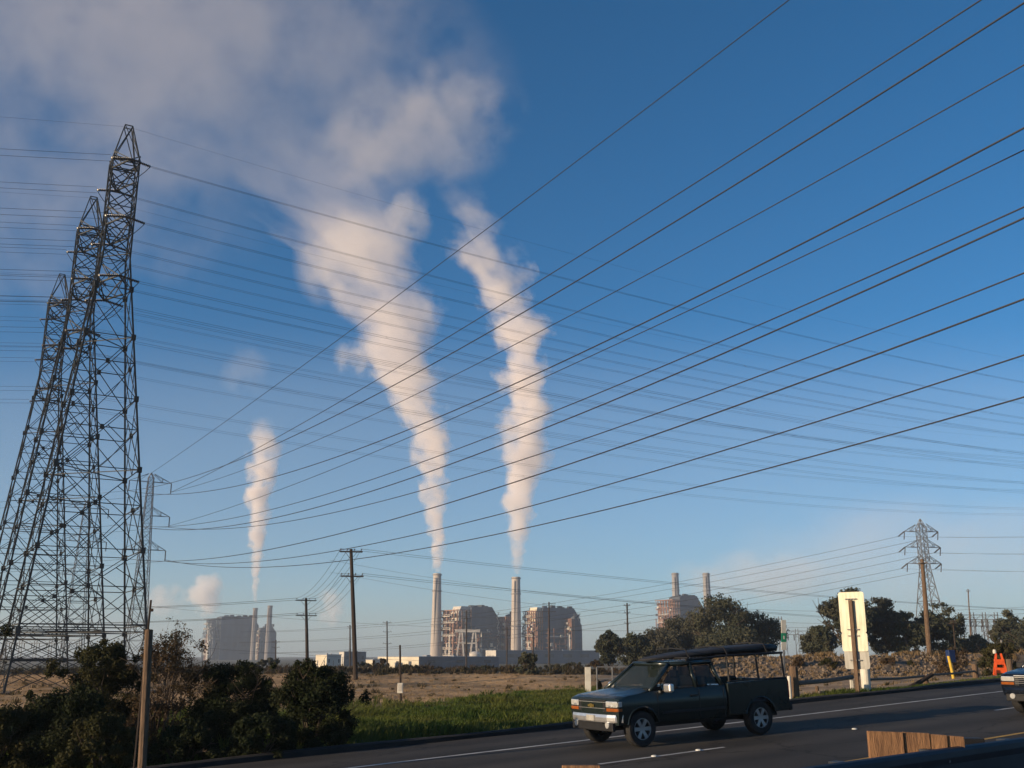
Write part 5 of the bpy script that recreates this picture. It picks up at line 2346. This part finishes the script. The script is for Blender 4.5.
    mb.box((-1.9, 0, .50), (5.3, 1.16, .26))
    mb.tube([(0, -.7, r_w), (0, .7, r_w)], .06, 8)
    mb.tube([(WB, -.7, r_w), (WB, .7, r_w)], .08, 8)
    mb.build('chassis', M['trim'], root)
    # wiper cowl
    mb = MB()
    mb.box((-.36, 0, 1.205), (.16, 1.6, .03))
    mb.build('cowl', M['trim'], root)
    if kind == 'pickup':
        x0, x1 = -2.56, -4.68
        for s in (1, -1):
            poly = [(x0, 1.24), (x1, 1.27), (x1 - .03, 1.2), (x1 - .03, .55), (x1 + .1, .50)] + arc(WB, r_w, .48, .50) + [(x0, .50)]
            mb = MB()
            y0, y1 = (HW - .08, HW) if s > 0 else (-HW, -HW + .08)
            mb.prism(poly, y0, y1)
            sd = mb.build('bed_side', M[paint], root, bevel=.025)
            mb = MB()
            mb.tube([(p_[0], s * (HW + .002), p_[1]) for p_ in arc(WB, r_w, .485, .50)], .022, 5)
            mb.build('arch_lip', M[paint], sd)
            mb = MB()
            mb.box(((x0 + x1) / 2, s * (HW - .04), 1.275), (abs(x1 - x0) - .1, .10, .025))
            mb.build('rail_cap', M['trim'], sd, bevel=.006)
            mb = MB()
            mb.box((x1 - .005, s * (HW - .075), 1.0), (.06, .16, .40))
            mb.build('tail_light', M['red'], root, bevel=.02)
        mb = MB()
        mb.box((x1 + .0, 0, .92), (.07, 1.72, .64))
        mb.build('tailgate', M[paint], root, bevel=.02)
        mb = MB()
        mb.box(((x0 + x1) / 2, 0, .74), (abs(x1 - x0) - .04, 1.74, .05))
        mb.box((x0 + .02, 0, .98), (.05, 1.74, .5))
        mb.build('bed_floor', M['trim'], root)
        mb = MB()
        mb.box((x1 - .14, 0, .58), (.16, 1.8, .18))
        mb.build('rear_bumper', M['trim'], root, bevel=.03)
        # ladder rack
        rk = MB()
        zr = 1.865
        posts = (-2.66, -3.6, -4.60)
        for s in (1, -1):
            for x in posts:
                rk.tube([(x, s * (HW - .05), 1.28), (x, s * (HW - .09), zr)], .026, 6)
            rk.tube([(-1.45, s * (HW - .13), zr - .05), (-2.66, s * (HW - .10), zr), (-4.68, s * (HW - .10), zr)], .028, 6)
        for x in (-1.5,) + posts:
            rk.tube([(x, -(HW - .1), zr), (x, HW - .1, zr)], .024, 6)
        rk.build('ladder_rack', M['trim'], root)
    else:
        mb = MB()
        mb.box((xb - .03, 0, .58), (.2, 1.84, .24))
        mb.build('rear_bumper', M['truck2'], root, bevel=.04)
        for s in (1, -1):
            mb = MB()
            mb.box((xb - .01, s * (HW - .09), .98), (.08, .14, .34))
            mb.build('tail_light', M['red'], root, bevel=.02)
            mb = MB()
            mb.tube([(-1.4, s * .60, zt + .05), (-1.5, s * .60, zt + .09), (x_rt + .3, s * .60, zt + .09), (x_rt + .2, s * .60, zt + .04)], .02, 6)
            mb.build('roof_rail', M['trim'], root)
    reshape(root, kind)
    return root


def plan_curve(v):
    if v.x > .3:
        v.x -= .11 * min(1.0, (v.x - .3) / .4) * (abs(v.y) / .96) ** 3


def fore_aft(x, kind):
    if x > .48:
        return .48 + (x - .48) * (.55 if kind == 'pickup' else .75)
    if kind == 'pickup' and x < -4.05:
        return -4.05 + (x + 4.05) * .72
    return x


def reshape(root, kind):
    """short overhangs in front of and behind the wheels"""
    todo = list(children(root))
    while todo:
        o = todo.pop()
        if o.name.startswith('wheel') and not o.name.startswith('wheel_arch'):
            continue
        if o.location.length > .1:
            o.location.x = fore_aft(o.location.x, kind)
        else:
            for v in o.data.vertices:
                plan_curve(v.co)
                v.co.x = fore_aft(v.co.x, kind)
        todo += children(o)


TRQ = 18.86
truck = vehicle('pickup_truck', rp(16.68, TRQ, .004), 'dark green pickup truck with a loaded roof rack driving left', 'pickup', 'truck', 'pickup', yaw=R(-6))
# long wrapped load on the rack
mb = MB()
st = [(-.75, .12, 1.82, .04), (-1.1, .32, 1.83, .07), (-1.9, .48, 1.86, .12), (-2.7, .56, 1.88, .15), (-3.6, .56, 1.89, .18), (-4.35, .56, 1.89, .20), (-4.7, .52, 1.90, .17)]
vs = []
kk = 10
for (x, hwid, z0, th) in st:
    for j in range(kk):
        a = 2 * math.pi * j / kk
        ca, sa = math.cos(a), math.sin(a)
        vs.append((x, hwid * math.copysign(abs(ca) ** .45, ca), z0 + th * .5 + th * .5 * math.copysign(abs(sa) ** .55, sa)))
fs = [(i * kk + j, i * kk + (j + 1) % kk, (i + 1) * kk + (j + 1) % kk, (i + 1) * kk + j) for i in range(len(st) - 1) for j in range(kk)]
fs += [tuple(range(kk)), tuple(range((len(st) - 1) * kk, len(st) * kk))[::-1]]
mb.add(vs, fs)
ld = mb.build('rack_load', M['tarp'], smooth=True)
ld.location = truck.location
ld.rotation_euler = truck.rotation_euler
tag(ld, 'long black wrapped load tapering forward on the pickup roof rack', 'load')
for x in (-1.7, -2.9, -4.2):
    mb = MB()
    hwid, th = .56, .17 + .05 * (x < -4)
    mb.tube([(x, -.66, 1.86), (x, -.54, 1.90 + th * .9), (x, 0, 1.91 + th), (x, .54, 1.90 + th * .9), (x, .66, 1.86)], .018, 5)
    mb.build('strap', M['trim'], ld)

# second vehicle entering at the right edge
p_ = road_hit(1004, 716)
s_, q_ = sq(p_.x, p_.y)
suv = vehicle('dark_suv', rp(s_ + 1.15, 14.7, .004), 'dark blue sport utility car cut by the right picture edge', 'car', 'truck2', 'suv')
suv.scale = (1.03, 1.03, 0.98)
# ------------------------------------------------------------------ steam plumes, clouds, haze


def catmull(P, n):
    out = []
    m = len(P)
    for i in range(m - 1):
        p0, p1, p2, p3 = P[max(0, i - 1)], P[i], P[i + 1], P[min(m - 1, i + 2)]
        for k in range(n):
            t = k / n
            out.append(.5 * ((2 * p1) + (p2 - p0) * t + (2 * p0 - 5 * p1 + 4 * p2 - p3) * t * t + (3 * p1 - p0 - 3 * p2 + p3) * t ** 3))
    out.append(P[-1])
    return out


def vol_shader(m, dens_socket, color=(1, 1, 1), aniso=-0.05):
    nt = m.node_tree
    for n in list(nt.nodes):
        if n.type == 'BSDF_PRINCIPLED':
            nt.nodes.remove(n)
    out = nt.nodes['Material Output']
    v = nt.nodes.new('ShaderNodeVolumePrincipled')
    v.inputs['Color'].default_value = (*color, 1)
    v.inputs['Anisotropy'].default_value = aniso
    nt.links.new(dens_socket, v.inputs['Density'])
    nt.links.new(v.outputs[0], out.inputs['Volume'])


def mth(nt, op, a, b=None, c=None, clamp=False):
    n = nt.nodes.new('ShaderNodeMath')
    n.operation = op
    n.use_clamp = clamp
    for i, v in enumerate((a, b, c)):
        if v is None:
            continue
        if isinstance(v, (int, float)):
            n.inputs[i].default_value = v
        else:
            nt.links.new(v, n.inputs[i])
    return n.outputs[0]


def plume(name, marks, Y, drift, label, tau=4.0, fade_top=.8, fade_bot=.02, seed=0.0, margin=1.45, color=(.975, .925, .905), thr=.5):
    """marks: (x, y, radius px) along the axis from the stack upwards; drift = world depth change from foot to top"""
    ctr, rad = [], []
    n = len(marks)
    y0, y1 = marks[0][1], marks[-1][1]
    for (x, y, r_) in marks:
        f = (y0 - y) / (y0 - y1)
        Yd = Y + drift * f
        ctr.append(at(x, y, Yd))
        rad.append(r_ * Yd / FPX * 1.04)
    base = ctr[0].copy()
    C = [c - base for c in ctr]
    Hh = C[-1].z
    zs = [c.z / Hh for c in C]
    # densify
    fine = catmull([Vector((c.x, c.z, r_)) for c, r_ in zip(C, rad)], 6)
    rmax = max(rad) * 1.05
    xmin = min(c.x for c in C) - 1
    xmax = max(c.x for c in C) + 1
    # travelled turns u(z) = integral dz / r
    us = [0.0]
    for a, b_ in zip(fine, fine[1:]):
        us.append(us[-1] + (b_.y - a.y) / (.5 * (a.z + b_.z)))
    umax = us[-1]
    # domain: bumpy tube a little wider than the steam
    mb = MB()
    vs = []
    k = 20
    for i, p_ in enumerate(fine):
        t = max(0, min(1, p_.y / Hh))
        for j in range(k):
            a = 2 * math.pi * j / k
            rr = p_.z * margin * (1 + .05 * math.sin(3 * a + i))
            vs.append((p_.x + rr * math.cos(a), drift * t + rr * math.sin(a), p_.y))
    m_ = len(fine)
    fs = [(i * k + j, i * k + (j + 1) % k, (i + 1) * k + (j + 1) % k, (i + 1) * k + j) for i in range(m_ - 1) for j in range(k)]
    top = len(vs)
    vs.append((fine[-1].x, drift, fine[-1].y + fine[-1].z * .6))
    fs += [((m_ - 1) * k + j, (m_ - 1) * k + (j + 1) % k, top) for j in range(k)]
    fs.append(tuple(range(k))[::-1])
    mb.add(vs, fs)
    mat = bpy.data.materials.new(name + '_steam')
    mat.use_nodes = True
    nt = mat.node_tree
    tc = nt.nodes.new('ShaderNodeTexCoord')
    sx = nt.nodes.new('ShaderNodeSeparateXYZ')
    nt.links.new(tc.outputs['Object'], sx.inputs[0])
    X, Yy, Z = sx.outputs
    t = mth(nt, 'DIVIDE', Z, Hh, clamp=True)
    cmb = nt.nodes.new('ShaderNodeCombineColor')
    for i in range(3):
        nt.links.new(t, cmb.inputs[i])
    rc = nt.nodes.new('ShaderNodeRGBCurve')
    nt.links.new(cmb.outputs[0], rc.inputs['Color'])
    mp = rc.mapping
    mp.use_clip = True
    for ci, get in ((0, lambda p_, u: (p_.x - xmin) / (xmax - xmin)), (1, lambda p_, u: p_.z / rmax), (2, lambda p_, u: u / umax)):
        cv = mp.curves[ci]
        step = max(1, len(fine) // 18)
        pts = [(max(0, min(1, fine[i].y / Hh)), max(0, min(1, get(fine[i], us[i])))) for i in range(0, len(fine), step)]
        if pts[-1][0] < .999:
            pts.append((1.0, max(0, min(1, get(fine[-1], us[-1])))))
        cv.points[0].location = pts[0]
        cv.points[1].location = pts[-1]
        for p_ in pts[1:-1]:
            cv.points.new(*p_)
    mp.update()
    sc_ = nt.nodes.new('ShaderNodeSeparateColor')
    nt.links.new(rc.outputs[0], sc_.inputs[0])
    ax = mth(nt, 'MULTIPLY_ADD', sc_.outputs[0], xmax - xmin, xmin)
    rr = mth(nt, 'MAXIMUM', mth(nt, 'MULTIPLY', sc_.outputs[1], rmax), .5)
    uu = mth(nt, 'MULTIPLY', sc_.outputs[2], umax)
    dx = mth(nt, 'DIVIDE', mth(nt, 'SUBTRACT', X, ax), rr)
    dy = mth(nt, 'DIVIDE', mth(nt, 'SUBTRACT', Yy, mth(nt, 'MULTIPLY', t, drift)), rr)
    r2 = mth(nt, 'SQRT', mth(nt, 'ADD', mth(nt, 'MULTIPLY', dx, dx), mth(nt, 'MULTIPLY', dy, dy)))
    cx = nt.nodes.new('ShaderNodeCombineXYZ')
    nt.links.new(dx, cx.inputs[0])
    nt.links.new(mth(nt, 'ADD', dy, seed), cx.inputs[1])
    nt.links.new(uu, cx.inputs[2])
    nz = nt.nodes.new('ShaderNodeTexNoise')
    nz.inputs['Scale'].default_value = .78
    nz.inputs['Detail'].default_value = 5.5
    nz.inputs['Roughness'].default_value = .6
    nt.links.new(cx.outputs[0], nz.inputs['Vector'])
    e = mth(nt, 'MULTIPLY', mth(nt, 'SUBTRACT', nz.outputs[0], .5), mth(nt, 'MULTIPLY_ADD', t, 2.6, 2.4))
    body = mth(nt, 'ADD', mth(nt, 'SUBTRACT', .92, r2), e)
    body = mth(nt, 'MULTIPLY', body, mth(nt, 'MULTIPLY_ADD', t, -1.1, 1.9), clamp=True)
    # dissolve towards the top, thin at the very foot
    mr = nt.nodes.new('ShaderNodeMapRange')
    mr.inputs[1].default_value = 1.0
    mr.inputs[2].default_value = fade_top
    nt.links.new(t, mr.inputs[0])
    mr2 = nt.nodes.new('ShaderNodeMapRange')
    mr2.inputs[1].default_value = 0.0
    mr2.inputs[2].default_value = fade_bot
    mr2.inputs[3].default_value = .10
    nt.links.new(t, mr2.inputs[0])
    d = mth(nt, 'DIVIDE', mth(nt, 'MULTIPLY', mth(nt, 'MULTIPLY', body, mr.outputs[0]), mth(nt, 'MULTIPLY', mr2.outputs[0], tau / 1.6)), rr)
    vol_shader(mat, d, color)
    o = mb.build(name, mat, loc=base, smooth=True)
    return tag(o, label, 'steam plume', 'steam plumes of the power plant', kind='stuff')


plume('steam_plume', [(437.5, 572, 4.5), (437.5, 548, 8), (436, 515, 11.5), (433, 480, 15), (429, 450, 19), (424, 425, 22), (417, 395, 28), (408, 365, 34),
                      (398, 335, 40), (388, 305, 46), (374, 275, 52), (356, 245, 60), (336, 215, 76), (308, 182, 86), (280, 145, 92)], 1010, 120,
      'large white steam plume rising from the left concrete chimney into the cloud', tau=4.2, fade_top=.05, fade_bot=.06, seed=3.0)
plume('steam_plume', [(516.5, 574, 4.5), (517, 556, 7), (517.5, 540, 11), (518, 515, 15), (521, 490, 19), (524, 465, 22), (527, 440, 24), (529, 410, 24), (528, 380, 25), (523, 350, 27),
                      (514, 320, 28), (504, 292, 28), (492, 265, 31), (478, 238, 31), (465, 212, 29), (453, 186, 22)], 1010, 80,
      'narrower white steam plume rising from the right concrete chimney', tau=3.4, fade_top=.5, fade_bot=.12, seed=11.0)
plume('steam_plume', [(255.5, 602, 2.5), (255.5, 588, 3.5), (256, 570, 4.5), (257, 545, 8), (258, 515, 11), (259, 490, 13), (262, 465, 15.5), (264, 440, 17), (263, 418, 14)], 1500, 60,
      'small white steam plume above the hazy left plant', tau=3.0, fade_top=.75, fade_bot=.2, seed=23.0)


def cloud(name, x, y, wpx, hpx, Y, label, tau=1.2, thr=.5, scale=2.2, seed=0.0, depth=.5, contrast=3.0, color=(1, .96, .94), group=None, flat=0.0, tilt=0.0,
          detail=6.0, fall=1.0):
    c = at(x, y, Y)
    mpp = Y / FPX * 1.05
    ax, az = wpx / 2 * mpp, hpx / 2 * mpp
    ay = ax * depth
    mb = MB()
    bm = bmesh.new()
    bmesh.ops.create_icosphere(bm, subdivisions=3, radius=1.0)
    vs = [(v.co.x * ax, v.co.y * ay, v.co.z * az) for v in bm.verts]
    fs = [tuple(v.index for v in f.verts) for f in bm.faces]
    bm.free()
    mb.add(vs, fs)
    mat = bpy.data.materials.new(name + '_vapour')
    mat.use_nodes = True
    nt = mat.node_tree
    tc = nt.nodes.new('ShaderNodeTexCoord')
    mp = nt.nodes.new('ShaderNodeMapping')
    mp.inputs['Scale'].default_value = (1 / ax, 1 / ay, 1 / az)
    nt.links.new(tc.outputs['Object'], mp.inputs[0])
    ln_ = nt.nodes.new('ShaderNodeVectorMath')
    ln_.operation = 'LENGTH'
    nt.links.new(mp.outputs[0], ln_.inputs[0])
    nz = nt.nodes.new('ShaderNodeTexNoise')
    nz.noise_dimensions = '4D'
    nz.inputs['W'].default_value = seed
    mn = min(ax, az)
    mp2 = nt.nodes.new('ShaderNodeMapping')
    mp2.inputs['Scale'].default_value = (1 / mn, 1 / mn, 1 / mn)
    nt.links.new(tc.outputs['Object'], mp2.inputs[0])
    nz.inputs['Scale'].default_value = scale
    nz.inputs['Detail'].default_value = detail
    nz.inputs['Roughness'].default_value = .6
    nt.links.new(mp2.outputs[0], nz.inputs['Vector'])
    e = mth(nt, 'MULTIPLY', mth(nt, 'SUBTRACT', nz.outputs[0], thr), contrast)
    shell = mth(nt, 'MULTIPLY', mth(nt, 'SUBTRACT', 1.0, ln_.outputs['Value']), fall)
    b_ = mth(nt, 'MULTIPLY', mth(nt, 'ADD', shell, e), 1.6, clamp=True)
    b_ = mth(nt, 'MULTIPLY', b_, mth(nt, 'MULTIPLY', mth(nt, 'SUBTRACT', 1.0, ln_.outputs['Value'], clamp=True), 4.0, clamp=True))
    d = mth(nt, 'MULTIPLY', b_, tau / (2 * ay))
    vol_shader(mat, d, color)
    o = mb.build(name, mat, loc=c, smooth=True)
    o.rotation_euler = (0, tilt, 0)
    return tag(o, label, 'cloud', group, kind='stuff')


cloud('smoke_cloud', 185, 50, 760, 350, 1300, 'broad grey mauve bank of drifted steam across the upper left sky', tau=.5, thr=.49, scale=1.9, seed=4.2, depth=.35, contrast=5.0,
      tilt=R(8), fall=1.3)
cloud('smoke_cloud', 30, 215, 520, 260, 1350, 'thin mauve veil of drifted steam behind the lattice towers', tau=.30, thr=.48, scale=1.7, seed=9.1, depth=.35, contrast=4.0, fall=.9)
cloud('smoke_cloud', 420, 130, 250, 170, 1300, 'ragged right end of the drifted steam bank', tau=.55, thr=.5, scale=1.9, seed=2.7, depth=.5, contrast=5.0, tilt=R(-20), fall=1.2)
cloud('smoke_cloud', 345, 262, 110, 120, 1180, 'soft side lobe on the left of the large plume', tau=.9, thr=.5, scale=1.4, seed=12.5, depth=.8, contrast=5.0)
cloud('smoke_cloud', 356, 358, 50, 48, 1120, 'small side lobe low on the left of the large plume', tau=.8, thr=.5, scale=1.4, seed=14.5, depth=.8, contrast=5.0)
cloud('smoke_cloud', 408, 218, 60, 70, 1200, 'small puff of steam between the two big plumes', tau=.8, thr=.5, scale=1.3, seed=5.5, depth=.9, contrast=3.0)
cloud('smoke_cloud', 245, 372, 62, 60, 1600, 'faint brown puff above the small left plume', tau=.25, thr=.5, scale=1.2, seed=6.5, depth=.8)
cloud('far_cloud', 204, 594, 44, 48, 2700, 'small peach cloud near the horizon left of the small plume', tau=2.6, thr=.52, scale=1.5, seed=1.5, depth=.8, contrast=6.0, fall=1.4)
cloud('far_cloud', 164, 600, 46, 38, 2700, 'fainter low peach cloud beside the timber post top', tau=1.0, thr=.52, scale=1.5, seed=1.9, depth=.8, contrast=6.0, fall=1.4)
cloud('far_cloud', 331, 607, 34, 40, 2700, 'small pale cloud between the two utility poles', tau=1.2, thr=.52, scale=1.5, seed=3.1, depth=.8, contrast=6.0, fall=1.4)
cloud('far_cloud', 760, 578, 200, 60, 3000, 'thin peach cloud streak above the two short chimneys', tau=.8, thr=.48, scale=1.2, seed=7.7, depth=.5, contrast=2.4)
cloud('far_cloud', 950, 560, 460, 140, 3100, 'thin pale cloud veil around the lone right tower', tau=.5, thr=.47, scale=1.1, seed=8.8, depth=.4, contrast=2.4)

cloud('horizon_veil', 512, 590, 3200, 560, 4600, 'very wide faint pale veil along the whole horizon', tau=.30, thr=.35, scale=.5, seed=3.3, depth=.12, contrast=1.0, color=(.88, .97, 1.0), fall=1.6, detail=2.0)
# air
HZ = 112.0
hb = MB()
hb.box((0, 0, (HZ - 7) / 2), (8600, 8600, HZ + 7))
hm = bpy.data.materials.new('air')
hm.use_nodes = True
nt = hm.node_tree
for n in list(nt.nodes):
    if n.type == 'BSDF_PRINCIPLED':
        nt.nodes.remove(n)
v = nt.nodes.new('ShaderNodeVolumePrincipled')
v.inputs['Color'].default_value = (.80, .89, 1.0, 1)
v.inputs['Density'].default_value = 0.00021
v.inputs['Anisotropy'].default_value = .2
nt.links.new(v.outputs[0], nt.nodes['Material Output'].inputs['Volume'])
ho = hb.build('haze', hm)
tag(ho, 'thin pale haze in the air over the field and plant', 'haze', kind='stuff')
